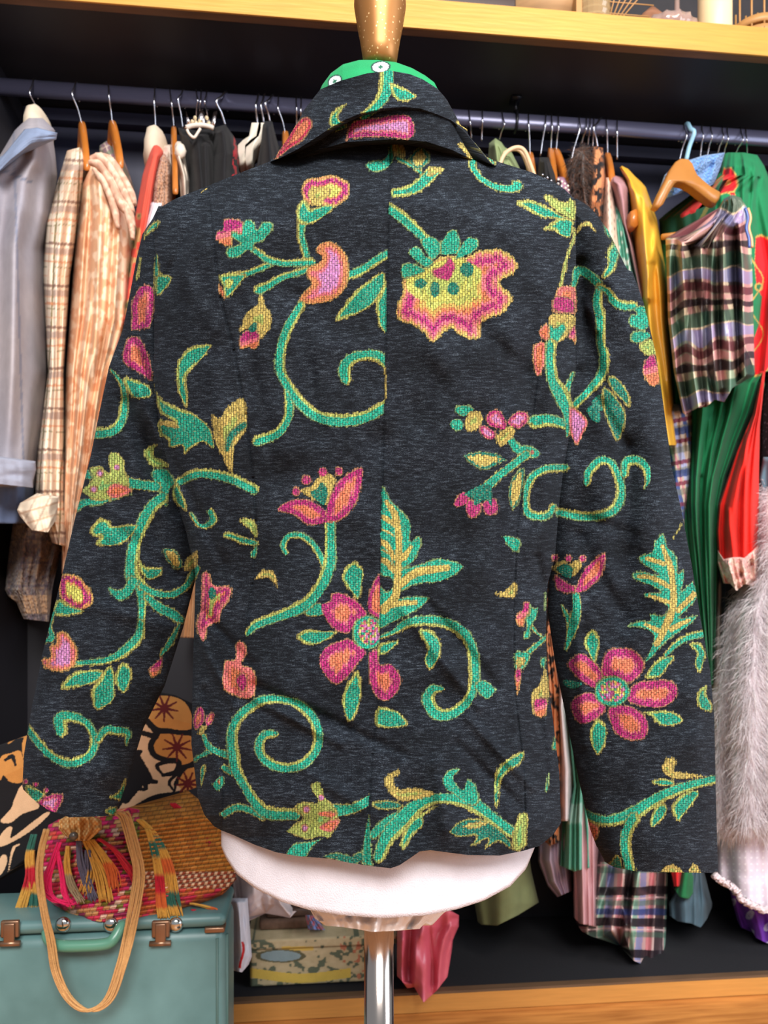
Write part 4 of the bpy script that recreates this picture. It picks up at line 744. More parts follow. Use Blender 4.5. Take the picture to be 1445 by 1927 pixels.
def arm(ex, ey, w=.0065, h=.019, mat='hwood', Yf=1.28):
    def f(root, bx, by):
        c = PY(bx, by+3, YR); e = PY(ex, ey, Yf); bk = c*2-e; bk[2] = e[2]; V = []; F = []
        k = 15
        for i in range(k):
            t = i/(k-1)*2-1; q = c+(e-c)*t if t > 0 else c+(bk-c)*(-t); q = q.copy(); q[2] = c[2]+(e[2]-c[2])*(abs(t)**1.25)-h*.5
            hh = h*(1-.25*abs(t)); ww = w*(1-.1*abs(t)); side = np.array([1., 0, 0])
            if i in (0, k-1): hh *= .7
            for a in np.linspace(0, 2*math.pi, 12, endpoint=False):
                V.append(q+side*ww*np.sign(np.cos(a))*abs(np.cos(a))**.6+np.array([0, 0, hh*np.sign(np.sin(a))*abs(np.sin(a))**.6]))
        for i in range(k-1):
            for j in range(12): F.append((i*12+j, i*12+(j+1) % 12, (i+1)*12+(j+1) % 12, (i+1)*12+j))
        F += [tuple(range(11, -1, -1)), tuple((k-1)*12+j for j in range(12))]
        mk('hanger_arm', V, F, M[mat], root)
    return f
def pad(root, bx, by):
    c = PY(bx+2, by+18, YR-.01); V, F = lathe([(.001,.022),(.010,.019),(.017,.008),(.020,-.01),(.021,-.03),(.018,-.05)], (0, 0), 20, 1, 2.2); V = V+c+(np.random.RandomState(3).rand(len(V), 3)-.5)*.002; mk('padded_arm', V, F, M['cotton'], root, rgb(210, 194, 172))
hanger((65,150),(56,176),(71,214),'leftmost hanger on the rail, silver hook above the denim shirt', body=pad)
hanger((144,155),(136,178),(154,234),'wooden hanger with silver hook above the checked cream shirt', body=arm(163,300))
hanger((204,158),(205,182),(211,232),'wooden hanger with silver hook above the peach paisley scarf', body=arm(226,296))
hanger((292,166),(290,192),(293,252),'silver hook of the padded hanger above the coral dress', body=pad)
hanger((319,171),(323,196),(327,240),'wooden hanger above the tan jumper, left of the tiara', body=arm(330,352, h=.012, w=.005, Yf=1.22))
hanger((346,172),(335,188),(344,242),'thin silver hook just left of the tiara')
hanger((369,174),(372,190),(369,222),'first of three close hooks rising behind the tiara')
hanger((379,174),(377,192),(376,222),'middle of three close hooks rising behind the tiara')
hanger((390,174),(385,192),(391,222),'last of three close hooks rising behind the tiara')
hanger((426,176),(407,192),(424,236),'wide curved grey hook right of the tiara', r=.0022)
def whitearm(root, bx, by):
    q = [(bx-9,by),(bx+9,by),(bx+9,by+12),(bx+5,by+26),(bx-8,by+38),(bx-20,by+48),(bx-22,by+70),(bx-32,by+78),(bx-36,by+68),(bx-36,by+44),(bx-26,by+34),(bx-14,by+26)]
    mk('hanger_arm', *prism([v for p in q for v in p], YR-.02, .05), M['whiteplastic'], root)
hanger((487,181),(481,200),(485,246),'left of the twin white plastic hangers', r=.0019, body=whitearm)
hanger((498,181),(491,200),(498,246),'right of the twin white plastic hangers', r=.0019, body=whitearm)
hanger((514,182),(499,196),(508,230),'curved grey hook right of the twin white plastic hangers', r=.002)
hanger((524,186),(523,204),(537,252),'wooden hanger nearest the left of the jacket collar', body=arm(538,290))
hanger((557,187),(558,205),(558,245),'silver hook close to the left of the collar, first of two')
hanger((567,188),(566,208),(567,245),'silver hook close to the left of the collar, second of two')
hanger((881,208),(885,232),(887,262),'silver hook immediately right of the jacket collar')
hanger((907,208),(908,228),(906,266),'second silver hook right of the jacket collar')
hanger((943,212),(949,234),(940,262),'silver hook above the olive strappy top')
hanger((994,216),(995,237),(997,290),'silver hook with wooden hanger right of the cream straps', body=arm(1004,330, h=.016))
hanger((1027,216),(1026,236),(1017,294),'slanting silver hook above the black beaded top')
hanger((1037,218),(1039,240),(1036,284),'wooden hanger above the black beaded top, left of a pair', body=arm(1045,345, h=.02))
hanger((1050,219),(1051,240),(1046,284),'wooden hanger above the mauve beaded top, right of a pair', body=arm(1075,372, h=.02))
hanger((1089,221),(1091,243),(1073,314),'long slanting silver hook above the brown fur coat')
hanger((1103,224),(1103,243),(1094,272),'thin silver hook, left of three behind the leopard scarf')
hanger((1110,225),(1110,243),(1106,274),'thin silver hook, middle of three behind the leopard scarf')
hanger((1117,226),(1117,244),(1115,278),'thin silver hook, right of three behind the leopard scarf')
hanger((1131,225),(1117,242),(1124,278),'wide grey hook above the leopard print scarf', r=.0022)
hanger((1140,227),(1142,246),(1143,292),'wooden hanger right of the leopard print scarf', body=arm(1152,330, h=.018))
hanger((1161,228),(1161,250),(1161,300),'straight silver hook above the yellow satin dress')
V, F = prism([1183,402,1192,398,1197,408,1198,428,1190,434,1182,428], 1.22, .02); o = mk('coat_hanger', V, F, M['hwood']); tag(o, 'orange wooden hanger end showing inside the mauve dress', 'hanger', 'coat hangers on the dark rail'); pivot(o)
def facing(root, bx, by):
    mk('hanger_arm', *prism([1226,392,1236,368,1248,344,1258,322,1268,308,1278,302,1290,303,1298,311,1302,322,1308,334,1320,345,1336,358,1353,368,1350,378,1343,388,1334,384,1318,372,1300,358,1284,349,1270,346,1262,352,1250,372,1240,392,1234,396], 1.19, .018), M['hwoodpale'], root)
    V, F = tube(PY(np.array([1246,1290,1334.]), np.array([446,440,428.]), np.full(3, 1.2)), .005, 10); mk('trouser_bar', V, F, M['hwoodpale'], root)
hanger((1285,238),(1292,256),(1278,303),'broad tan wooden hanger facing out over the green gown', body=facing)
hanger((1293,238),(1306,250),(1291,302),'pale blue plastic hook beside the tan wooden hanger', mat='blueplastic', r=.0042)
hanger((1319,240),(1323,257),(1317,298),'silver hook above the blue crochet top, first of two')
hanger((1336,241),(1340,257),(1330,296),'silver hook above the blue crochet top, second of two')
hanger((1358,243),(1361,259),(1350,290),'silver hook left above the green gown shoulder')
hanger((1367,243),(1370,262),(1362,290),'thin grey hook beside it above the green gown shoulder')
hanger((1392,246),(1398,264),(1384,290),'bent silver hook over the middle of the green gown shoulder')
hanger((1402,246),(1405,264),(1406,290),'rightmost silver hook, straight, above the green gown')
# tiara
q = PY(380, 236, 1.27); ti = empty('tiara', q, 'small silver tiara with clear gems hanging in front of the rail', 'tiara')
silver = plain('silver', rgb(226, 214, 214), .18, 1.); gem = plain('clear_gem', rgb(250, 230, 190), .05, 0, trans=.6)
V, F = tube(crv(PY(np.array([349,362,380,395,402.]), np.array([240,236,235,237,243.]), np.array([1.30,1.27,1.25,1.27,1.30])), 6), .0028, 8); mk('band', V, F, silver, ti)
for sp in ([352,236,350,210,360,236], [362,236,366,218,372,236], [372,236,374,212,379,207,384,212,387,236], [387,236,392,218,398,238], [396,240,402,212,409,210,403,242]): mk('spike', *prism(sp, 1.262, .004, 0), silver, ti)
for gx, gy in ((367,222),(369,231),(376,228),(389,222),(393,232),(362,229)):
    V, F = lathe([(.0003,-.004),(.003,-.0015),(.003,.0015),(.0003,.004)], (0, 0), 8); mk('gem', V+PY(gx, gy, 1.252), F, gem, ti)
# ---------------------------------------------------------------- things on the top shelf
SG = 'ornaments on the top shelf'
def onshelf(px, Y): q = PY(px, 20, Y); return float(q[0]), float(Y)
x, y = onshelf(835, 1.36); o = mk('book', *box(x-.16, x+.10, YF+.006, 1.40, ZS1+.001, ZS1+.03, .003), plain('dark_brown_leather', rgb(58, 38, 34), .5, noise=.3)); tag(o, 'dark flat box lying on the shelf right of the neck finial', 'box', SG)
x, y = onshelf(1030, YF+.115); w1 = mk('wooden_bowl', *lathe([(.03,ZS1+.002),(.05,ZS1+.003),(.085,ZS1+.03),(.11,ZS1+.08),(.105,ZS1+.08),(.08,ZS1+.034),(.01,ZS1+.012)], (x, y), 40), plain('pale_driftwood', rgb(190, 146, 100), .6, noise=.3, nscale=14, stretch=(1, 1, 6))); tag(w1, 'pale turned wooden bowl on the shelf', 'bowl', SG)
x, y = onshelf(1112, YF+.038); w1 = mk('cut_glass_jar', *lathe([(.01,ZS1+.002),(.03,ZS1+.002)]+[(.034-.003*(k % 2), ZS1+.006+k*.006) for k in range(10)], (x, y), 24), plain('amber_glass', rgb(206, 176, 130), .08, 0, trans=.5), smooth=False); tag(w1, 'amber cut glass jar on the shelf beside the bowl', 'jar', SG)
x, y = onshelf(1180, YF+.02); fr = empty('wicker_frame', (x, y, ZS1), 'openwork bamboo lattice ornament on the shelf', 'ornament', SG); bam = plain('bamboo', rgb(176, 128, 74), .5)
for k in range(9): V, F = tube([(x-.05+k*.004, y, ZS1+.003), (x-.09+k*.022, y, ZS1+.13)], .0012, 6); mk('rib', V, F, bam, fr)
for k in range(4): V, F = tube([(x-.06-k*.006, y, ZS1+.02+k*.02), (x+.04+k*.008, y, ZS1+.02+k*.02)], .001, 6); mk('cross_rib', V, F, bam, fr)
V, F = box(x-.095, x-.085, y-.01, y+.01, ZS1+.002, ZS1+.13); mk('post', V, F, bam, fr, smooth=False)
x, y = onshelf(1250, YF+.062); gd = empty('glass_dish', (x, y, ZS1), 'pink ribbed glass dish with round stopper on the shelf', 'dish', SG); pg = plain('pink_glass', rgb(226, 190, 176), .06, 0, trans=.6)
a = np.linspace(0, 2*math.pi, 48, endpoint=False); V = []; pr = [(.02,.002),(.048,.003),(.056,.014),(.054,.026),(.046,.026),(.03,.012),(.005,.008)]
for r_, z_ in pr: rr_ = r_*(1+.05*np.cos(a*16)); V.append(np.column_stack([x+rr_*np.cos(a), y+rr_*np.sin(a), np.full(48, ZS1+z_)]))
F = [(i*48+j, i*48+(j+1) % 48, (i+1)*48+(j+1) % 48, (i+1)*48+j) for i in range(len(pr)-1) for j in range(48)]; mk('dish_bowl', np.vstack(V), F, pg, gd)
mk('glass_cover', *lathe([(.03,ZS1+.026),(.034,ZS1+.03),(.024,ZS1+.044),(.008,ZS1+.052),(.007,ZS1+.1)], (x+.024, y), 24, .6, .6), pg, gd)
x, y = onshelf(1228, YF+.07); sh = mk('seashell', *lathe([(.004,ZS1+.028),(.022,ZS1+.032),(.026,ZS1+.045),(.016,ZS1+.065),(.003,ZS1+.08)], (x, y), 20, 1.3, .7), plain('brown_shell', rgb(160, 108, 78), .35, noise=.4, nscale=50)); tag(sh, 'brown shell ornament lying in the pink glass dish', 'shell', SG)
x, y = onshelf(1345, YF+.034); cn = mk('pillar_candle', *lathe([(.001,ZS1+.002),(.0275,ZS1+.002),(.0285,ZS1+.004),(.0285,ZS1+.12),(.026,ZS1+.122),(.002,ZS1+.118)], (x, y), 40), plain('cream_wax', rgb(236, 206, 160), .45)); tag(cn, 'cream pillar candle on the shelf', 'candle', SG)
x, y = onshelf(1420, YF+.052); cg = empty('bamboo_cage', (x, y, ZS1), 'small round bamboo cage with upright bars at the shelf right end', 'cage', SG)
mk('cage_base', *lathe([(.001,ZS1+.001),(.046,ZS1+.001),(.047,ZS1+.014),(.043,ZS1+.014),(.001,ZS1+.008)], (x, y), 40), bam, cg); mk('ring', *lathe([(.044,ZS1+.02),(.047,ZS1+.02),(.047,ZS1+.033),(.044,ZS1+.033)], (x, y), 40), bam, cg)
for k in range(14): aa = k/14*6.283; V, F = tube([(x+.045*math.cos(aa), y+.045*math.sin(aa), ZS1+.006), (x+.045*math.cos(aa), y+.045*math.sin(aa), ZS1+.1)], .0018, 6); mk('bar', V, F, bam, cg)
# ---------------------------------------------------------------- things on the deck
class Canvas:
    def __enter__(s):
        global PAT, MASK; s.o = (PAT, MASK); PAT = np.zeros((H_, W_, 3), np.float32); MASK = np.zeros((H_, W_), np.float32); return s
    def __exit__(s, *a):
        global PAT, MASK; s.PAT, s.MASK = PAT, MASK; PAT, MASK = s.o
def samp(A, X, Y): return A[np.clip(Y, 0, H_-1).astype(int), np.clip(X, 0, W_-1).astype(int)]
def boxgrid(name, x0, x1, z0, z1, Y0, Y1, color, mat, parent=None, n=(140, 60), r=.006):
    """rounded box whose front is a dense grid; colour from photo-scale cloth coordinates"""
    nx, nz = n; xs = np.linspace(x0, x1, nx); zs = np.linspace(z0, z1, nz); Xg, Zg = np.meshgrid(xs, zs); e = np.minimum(np.minimum(Xg-x0, x1-Xg), np.minimum(Zg-z0, z1-Zg)); Yg = Y0+np.where(e < r, r-np.sqrt(np.clip(r*r-(r-e)**2, 0, None)), 0)
    A = np.stack([Xg, Yg, Zg], -1); idx = np.arange(nx*nz).reshape(nz, nx); Fq = np.stack([idx[:-1, :-1], idx[:-1, 1:], idx[1:, 1:], idx[1:, :-1]], -1).reshape(-1, 4).tolist()
    ring = list(idx[0])+list(idx[1:, -1])+list(idx[-1, :-1][::-1])+list(idx[1:-1, 0][::-1]); V = A.reshape(-1, 3); B = V[ring].copy(); B[:, 1] = Y1; n0 = len(V); m = len(ring)
    V = np.vstack([V, B]); Fq += [(ring[i], n0+i, n0+(i+1) % m, ring[(i+1) % m]) for i in range(m)]; Fq.append(tuple(n0+i for i in range(m)))
    return mk(name, V, Fq, mat, parent, color(V), smooth=True)
def toppx(V):
    q = V-np.array([0, 0, CAMZ]); dd = q@FW; return CX+FPX*(q@RX)/dd, CY-FPX*q[:, 2]/dd
def tapest(V):
    X, Y = toppx(V); n1 = vnoise(X/16, Y/11, 2)*.6+vnoise(X/6, Y/5, 3)*.4; c = mixc(rgb(206,188,150), rgb(176,158,120), n1)
    c[(n1 > .6)] = rgb(96, 104, 84); c[(np.abs(Y-1835-6*np.sin(X/40)) < 9) & (X < 660)] = rgb(214, 182, 84); c[(np.abs(Y-1785) < 4) & (X > 530) & (X < 590)] = rgb(214, 180, 90)
    r = np.hypot((X-528)/38, (Y-1799)/10); c[r < 1] = rgb(140, 160, 164); c[(r > 1) & (r < 1.25)] = rgb(100, 96, 70); c[(vnoise(X/9, Y/9, 11) > .78) & (X > 640)] = rgb(190, 120, 90); return c
q0 = PY(470, 1855, 1.262); q1 = PY(742, 1762, 1.262)
bx_ = empty('tapestry_box', (float(q0[0]+q1[0])/2, 1.3, ZD), 'box covered in tapestry landscape fabric on the black deck behind the pole', 'box')
boxgrid('box_body', float(q0[0]), float(q1[0]), ZD+.001, float(q1[2])-.012, 1.262, 1.45, tapest, M['cotton'], bx_); boxgrid('lid', float(q0[0])-.004, float(q1[0])+.004, float(q1[2])-.0115, float(q1[2])+.006, 1.256, 1.455, tapest, M['cotton'], bx_, (140, 16), .004)
zt_ = float(q1[2])+.007; qa = PY(488, 1745, 1.30); qb = PY(606, 1745, 1.30)
o = mk('brown_case', *box(float(qa[0]), float(qb[0]), 1.29, 1.42, zt_, zt_+.018, .005), plain('brown_rattan', rgb(128, 98, 80), .6, noise=.35, nscale=120, bump=.4)); tag(o, 'lower brown case lying on the tapestry box', 'case')
o = mk('brown_case', *box(float(qa[0])+.012, float(qb[0])-.02, 1.295, 1.41, zt_+.019, zt_+.034, .004), plain('dark_leather', rgb(84, 60, 48), .5, noise=.35, nscale=60)); tag(o, 'upper darker brown case on top of the stacked case', 'case')
def trinket(X, Y): return mixc(rgb(120,140,196), rgb(186,110,126), (vnoise(X/5, Y/5, 3) > .5)*1.)
o = cloth('patterned_pouch', [1722,574,1750,580], [1722,592,1750,612], 1.27, .02, trinket, 'lace', ny=30, nx=30, fold=(.006, 3)); tag(o, 'small blue and pink knitted pouch on the brown case', 'pouch')
o = cloth('folded_white_cloth', [1640,436,1690,440,1752,442], [1640,545,1700,545,1752,600], 1.235, .03, rgb(214, 198, 196), fold=(.02, 3), ny=70, nx=90, top=[436,1620,545,1650], bot=[436,1742,448,1742,470,1722,492,1700,520,1702,545,1728,560,1712]); tag(o, 'pale cream cloth hanging down left under the mannequin', 'cloth')
def wbag(X, Y): return mixc(rgb(214,216,228), rgb(196,30,36), ((np.abs(X-(452+(Y-1780)*.12+6*np.sin(Y/14))) < 2.4) & (Y > 1772) & (Y < 1822))*1.)
o = cloth('white_fabric_bag', [1690,430,1820,434,1830,436], [1690,466,1800,474,1830,462], 1.19, .045, wbag, ny=90, nx=60, fold=(.014, 2), bot=[430,1824,455,1830,474,1808]); tag(o, 'white fabric bag with a red stripe beside the suitcase', 'bag')
# ---------------------------------------------------------------- suitcase
SY0, SY1 = .95, 1.06; sr = float(PY(425, 1800, SY0)[0]); zt = float(PY(200, 1730, SY0)[2]); zl = float(PY(200, 1757, SY0)[2]); sl = sr-.46
su = empty('suitcase', ((sl+sr)/2, (SY0+SY1)/2, 0), 'sea green vintage suitcase with bronze latches standing at the lower left', 'suitcase')
sm = plain('sea_green_leatherette', rgb(98, 134, 134), .42, noise=.22, nscale=14, bump=.1, c2=rgb(78, 112, 112)); seamm = plain('green_piping', rgb(70, 98, 92), .5)
mk('case_body', *box(sl, sr, SY0, SY1, .002, zl-.001, .014), sm, su); mk('lid', *box(sl, sr, SY0, SY1, zl+.001, zt, .008), sm, su)
for zz, xo in ((.0, 0),):
    V, F = tube([(sr-.011, SY0+.0015, .01), (sr-.011, SY0+.0015, zl-.012)], .002, 8); mk('piping', V, F, seamm, su)
    V, F = tube([(sr-.0, SY0+.013, .01), (sr-.0, SY0+.013, zl-.012)], .002, 8); mk('piping', V, F, seamm, su)
brz = plain('bronze_latch', rgb(150, 116, 92), .35, .8, noise=.2); chrome = plain('chrome', rgb(210, 210, 205), .15, 1.)
def sp(px, py): q = PY(px, py, SY0-.002); return float(q[0]), float(q[2])
def latch(px):
    x, z = sp(px, 1757); lt = mk('latch', *box(x-.011, x+.011, SY0-.006, SY0, z-.004, z+.017, .002), brz, su)
    mk('hasp', *box(x-.006, x+.007, SY0-.0095, SY0-.006, z-.011, z+.015, .0015), brz, lt); V, F = tube([(x-.013, SY0-.007, z-.010), (x+.013, SY0-.007, z-.010)], .0035, 12); mk('lever', V, F, brz, lt)
latch(20); latch(303)
for px in (118, 208, 330):
    x, z = sp(px, 1741); V, F = lathe([(.001,-.003),(.009,-.003),(.0095,0),(.006,.003),(.001,.004)], (0, 0), 20); V = V[:, [0, 2, 1]]*(1, -1, 1); mk('rivet', V+np.array([x, SY0-.001, z]), [f[::-1] for f in F], chrome, su)
x, z = sp(404, 1752); mk('corner_clip', *box(x-.013, x+.012, SY0-.002, SY0+.02, z-.003, z+.004, .002), brz, su)
q = np.array([84,1752,90,1768,110,1779,150,1780,200,1776,216,1764,228,1742,236,1738], float).reshape(-1, 2); V, F = tube(crv(PY(q[:, 0], q[:, 1], np.array([SY0-.004,SY0-.012,SY0-.02,SY0-.022,SY0-.022,SY0-.02,SY0-.012,SY0-.004])), 6), [.004,.006,.007,.007,.007,.006,.004], 14); mk('carry_handle', V, F, plain('green_plastic', rgb(86, 138, 116), .3), su)
# ---------------------------------------------------------------- straw bag
bag = empty('straw_bag', PY(250, 1715, 1.03), 'round multicoloured straw basket bag with tassels lying on the suitcase', 'bag')
def bagc(X, Y, pouch=False):
    k = np.floor((Y+.12*X)/8); x2 = X+(k % 2)*6+Y*.35; cell = np.floor(x2/12); h = np.sin(cell*12.9898+k*78.233)*43758.5; h = h-np.floor(h)
    warm = (X > 262) & (not pouch)
    pal = np.array([rgb(196,36,72), rgb(216,52,84), rgb(222,84,72), rgb(206,150,96), rgb(120,120,44), rgb(236,196,170), rgb(150,40,80), rgb(214,40,110)]); c = pal[(h*8).astype(int) % 8]
    pal2 = np.array([rgb(176,116,44), rgb(190,128,50), rgb(168,104,40), rgb(186,120,46), rgb(178,112,40), rgb(196,130,56), rgb(184,118,44), rgb(172,108,40)]); c2 = pal2[(h*8).astype(int) % 8]
    c = np.where(((Y < 1640) & warm)[..., None], c2, c); low = warm & (Y > 1640) & (Y < 1672); c[low & ((x2 % 12) < 6)] = rgb(226,186,150); c[low & ((x2 % 12) >= 6)] = rgb(150,66,40)
    c[warm & (Y >= 1672) & (h > .4)] = rgb(196,104,50); e = ((Y+.12*X) % 8 < 1.4) | ((x2 % 12) < 1.1); return np.where(e[..., None], c*.6, c)
def wv(S, X, Y): return .004*np.abs(np.sin((Y+.12*X)/8*math.pi))*-1
cloth('basket', [1475,150,1540,96,1600,74,1680,72,1738,160], [1470,330,1540,420,1600,438,1680,448,1738,300], 1.03, .075, bagc, 'straw', parent=bag, ny=260, nx=340, fold=(.006, 3), pexp=2.2, taper=.2, dfn=wv,
    top=[74,1562,110,1542,150,1534,225,1532,262,1524,300,1510,345,1492,375,1480,405,1500,440,1560], bot=[72,1660,100,1700,150,1728,220,1738,300,1725,380,1712,420,1690,448,1655])
cloth('front_pouch', [1535,110,1560,84,1640,74,1700,90,1736,150], [1535,230,1560,262,1640,290,1700,280,1736,240], 1.0, .05, lambda X, Y: bagc(X, Y, True), 'straw', parent=bag, ny=200, nx=200, fold=(.005, 3), pexp=2.1, taper=.3, dfn=wv,
    top=[74,1600,100,1556,140,1536,200,1534,260,1560,290,1620], bot=[74,1650,95,1700,140,1728,200,1736,250,1730,285,1690])
rt = np.random.RandomState(9)
def strands(name, path, n, spread, r, cols, Y, parent, wob=3., taper=(1, 1, .7), label=None):
    p = np.array(path, float).reshape(-1, 2); parts = []; cs = []
    for k in range(n):
        o_ = (k-(n-1)/2)/max(n-1, 1)*spread; q = p.copy(); t = np.linspace(0, 1, len(q)); q[:, 0] += o_*(.5+t*.7)+rt.normal(0, wob*.3, len(q))*t; q[:, 1] += rt.normal(0, wob*.5, len(q))*t
        pts = crv(PY(q[:, 0], q[:, 1], np.full(len(q), Y)+rt.normal(0, .0015, len(q))), 6); V, F = tube(pts, np.array(taper)*r*(.8+.4*rt.rand()), 7); parts.append((V, F))
        seg = (np.arange(len(V))//7)/max(len(V)/7-1, 1); cc = np.array(cols); ii = np.clip((seg*len(cc)).astype(int), 0, len(cc)-1); cs.append(cc[ii])
    V, F = join(parts); o_ = mk(name, V, F, M['yarn'], parent, np.vstack(cs))
    if label: tag(o_, label)
    return o_
Yl, Bl, Pk, Rd, Gn, Og = rgb(206,152,62), rgb(92,90,112), rgb(226,24,96), rgb(190,20,44), rgb(40,100,86), rgb(206,96,40)
for path, n, sp_, cols in (([112,1585,100,1620,88,1660,96,1690,130,1702], 6, 12, [Pk]), ([108,1600,115,1640,122,1680,134,1704], 4, 8, [Pk]), ([128,1592,126,1630,134,1665,150,1695], 5, 10, [Yl, rgb(150,130,100)]), ([148,1582,152,1620,164,1660,172,1692], 6, 12, [Bl]),
        ([160,1580,175,1610,190,1650,200,1695], 7, 16, [Yl]), ([172,1580,195,1610,210,1640,214,1672], 5, 14, [Yl, Og]), ([186,1578,215,1600,240,1630,256,1655], 5, 9, [Rd]), ([165,1600,168,1640,160,1680], 3, 14, [Bl, Yl])):
    strands('tassel', path, n*3, sp_*1.3, .001, cols, .938, bag, wob=7)
strands('tassel', [262,1542,285,1565,305,1600,318,1640,325,1690,334,1725], 24, 21, .0011, [Yl, Yl, Gn, Yl, Og, Yl, Gn, Yl], .955, bag, label='yellow raffia tassel with green bands')
strands('tassel', [278,1560,290,1600,300,1650,304,1700,308,1728], 21, 17, .0011, [Yl, Gn, Yl, Rd, Og, Yl], .952, bag); strands('tassel', [325,1512,345,1530,365,1555,385,1588], 24, 19, .0011, [Rd, rgb(150,16,36)], .98, bag, label='dark red wool tassel')
strands('tassel', [352,1560,346,1590,336,1625], 12, 11, .0011, [rgb(214,160,120), Rd, Og], .965, bag); strands('tassel', [64,1570,55,1610,56,1650,42,1700,36,1720], 18, 19, .0011, [Gn, Yl, Rd, Yl, Yl], 1.0, bag); strands('tassel', [60,1600,60,1650,64,1690,62,1728], 15, 15, .0011, [Yl, Rd, Yl, Gn, Yl], 1.0, bag)
strands('tassel', [360,1700,385,1705,405,1712,412,1718], 18, 13, .0011, [Yl, Og], .97, bag); strands('tassel', [362,1712,375,1716,384,1722], 12, 11, .0011, [Rd], .97, bag)
tn = rgb(190, 142, 86)
strands('strap', [88,1560,78,1600,74,1650,84,1720,95,1770,106,1830,130,1880,168,1902,205,1880,228,1820,242,1760,256,1690,262,1640,252,1590,238,1540,226,1528], 10, 19, .0012, [tn, rgb(206,156,98), tn], .915, bag, wob=4, taper=(1, 1, 1), label='braided tan cord strap hanging in a loop')
def rosec(X, Y): return mixc(rgb(206,150,86), rgb(226,190,130), (np.sin(X*.8)*np.sin(Y*.7) > .1)*1.)
o = cloth('raffia_knot', [1528,112,1560,110,1580,128], [1528,190,1560,192,1580,170], .935, .02, rosec, 'straw', parent=bag, ny=60, nx=80, fold=(.01, 5), top=[108,1545,130,1532,165,1530,195,1545], bot=[108,1565,140,1582,165,1582,195,1566])
x, z = PY(137, 1575, .91)[[0, 2]]; V, F = lathe([(.0005,-.003),(.005,-.002),(.005,.002),(.0005,.003)], (0, 0), 14); V = V[:, [0, 2, 1]]; mk('button', V+np.array([x, .913, z]), F, plain('grey_bead', rgb(96,90,84), .3, .5), bag)
# ---------------------------------------------------------------- embroidered cushion
def solid(c): return c
CR, OC, BK, MA = c8(222, 180, 140), c8(196, 132, 66), c8(16, 14, 18), c8(96, 22, 22)
_G, _V = G, V
def GS(pts, c):
    X0, Y0 = int(min(pts[::2]))-2, int(min(pts[1::2]))-2; X1, Y1 = int(max(pts[::2]))+3, int(max(pts[1::2]))+3; X0 = max(X0, 0); Y0 = max(Y0, 0)
    Yg, Xg = np.mgrid[Y0:Y1, X0:X1].astype(float); P = smooth(np.array(pts, float).reshape(-1, 2), True, 6); m = inpoly(Xg, Yg, P.ravel()); CU[Y0:Y1, X0:X1][m] = c
def VS(pts, w, c):
    P = crv(np.array(pts, float).reshape(-1, 2), 8); w = np.interp(np.linspace(0, 1, len(P)), np.linspace(0, 1, len(w)), w); Yg, Xg = np.mgrid[0:CU.shape[0]-1280, 0:400].astype(float); Yg += 1280
    for (x, y), r in zip(P, w*.66):
        a0, b0, a1, b1 = int(max(x-r-1, 0)), int(max(y-r-1, 1280)), int(min(x+r+2, 400)), int(min(y+r+2, H_-1)); 
        if a1 <= a0: continue
        sub = CU[b0:b1, a0:a1]; m = np.hypot(Xg[b0-1280:b1-1280, a0:a1]-x, Yg[b0-1280:b1-1280, a0:a1]-y) < r; sub[m] = c
CU = np.zeros((H_, W_, 3), np.float32); CU[:] = BK
def K(pts): return [v for i, v0 in enumerate(pts) for v in [v0/3.141+(0 if i % 2 == 0 else 1280)]]
GS(K([860,200,900,110,980,90,1080,120,1130,200,1140,300,1000,330,880,260]), OC); GS(K([900,330,1000,310,1140,340,1150,460,1060,500,960,470,900,420]), OC); GS(K([1060,640,1070,540,1150,500,1150,660]), OC)
GS(K([830,250,900,300,900,420,960,480,1060,500,1040,600,1060,650,900,680,720,780,700,760,800,640,900,600,860,500,800,440,810,330]), CR); GS(K([820,240,860,190,900,290]), CR)
VS(K([850,220,920,290,1000,300,1090,310,1150,300]), [9,9,7,9], BK); VS(K([930,320,890,380,910,440,980,470,1050,480,1040,540,960,560]), [7,9,8,8,9,5], BK); VS(K([960,560,930,500,1040,480,1060,530,1000,600,1030,660]), [4,6,6,6,5,3], BK)
VS(K([1150,500,1090,520,1040,600,1030,660]), [6,6,5,3], BK); VS(K([840,310,920,330,900,290]), [7,9,4], BK); VS(K([740,700,840,560,800,450,830,420]), [14,16,14,5], BK); VS(K([790,640,860,640,850,590,920,600]), [5,5,10,6], BK); VS(K([700,790,860,710,1000,670,1150,640]), [1.5,2,2,1.5], BK)
def flower(cx, cy, r):
    for k in range(9): a = k/9*6.283+.2; VS(K([cx, cy, cx+r*math.cos(a), cy+r*.95*math.sin(a)]), [5, 2.5], MA)
flower(970, 165, 80); flower(1045, 395, 85); flower(1110, 610, 70)
GS(K([0,460,60,430,120,420,140,520,130,600,60,600,20,560,0,590]), OC); VS(K([30,470,70,450,90,500]), [4,7,3], BK); GS(K([110,640,150,620,200,700,230,750,130,790,60,840,0,830,60,760]), CR); GS(K([0,920,40,870,70,870,60,930,110,900,200,830,270,780,290,790,230,850,150,910,60,960,0,980]), CR)
VS(K([50,370,90,340,160,325]), [3,4,3], OC); VS(K([40,1180,60,1060,80,990,110,970]), [2,3,4,2], CR); GS(K([0,1050,30,1030,40,1080,0,1150]), CR)
GS(K([130,420,140,330,160,320,160,560]), OC)
cu = cloth('embroidered_cushion', [1300,-60,1400,-70,1660,-60], [1300,372,1400,385,1660,372], 1.10, .05, lambda X, Y: samp(CU, X, Y), ny=330, nx=420, fold=(.006, 2), seed=2, taper=.25,
    top=[-60,1430,0,1402,50,1384,150,1345,240,1312,290,1300,330,1308,385,1335], bot=[-60,1690,0,1652,60,1606,110,1568,145,1546,225,1536,260,1522,300,1506,340,1492,385,1476])
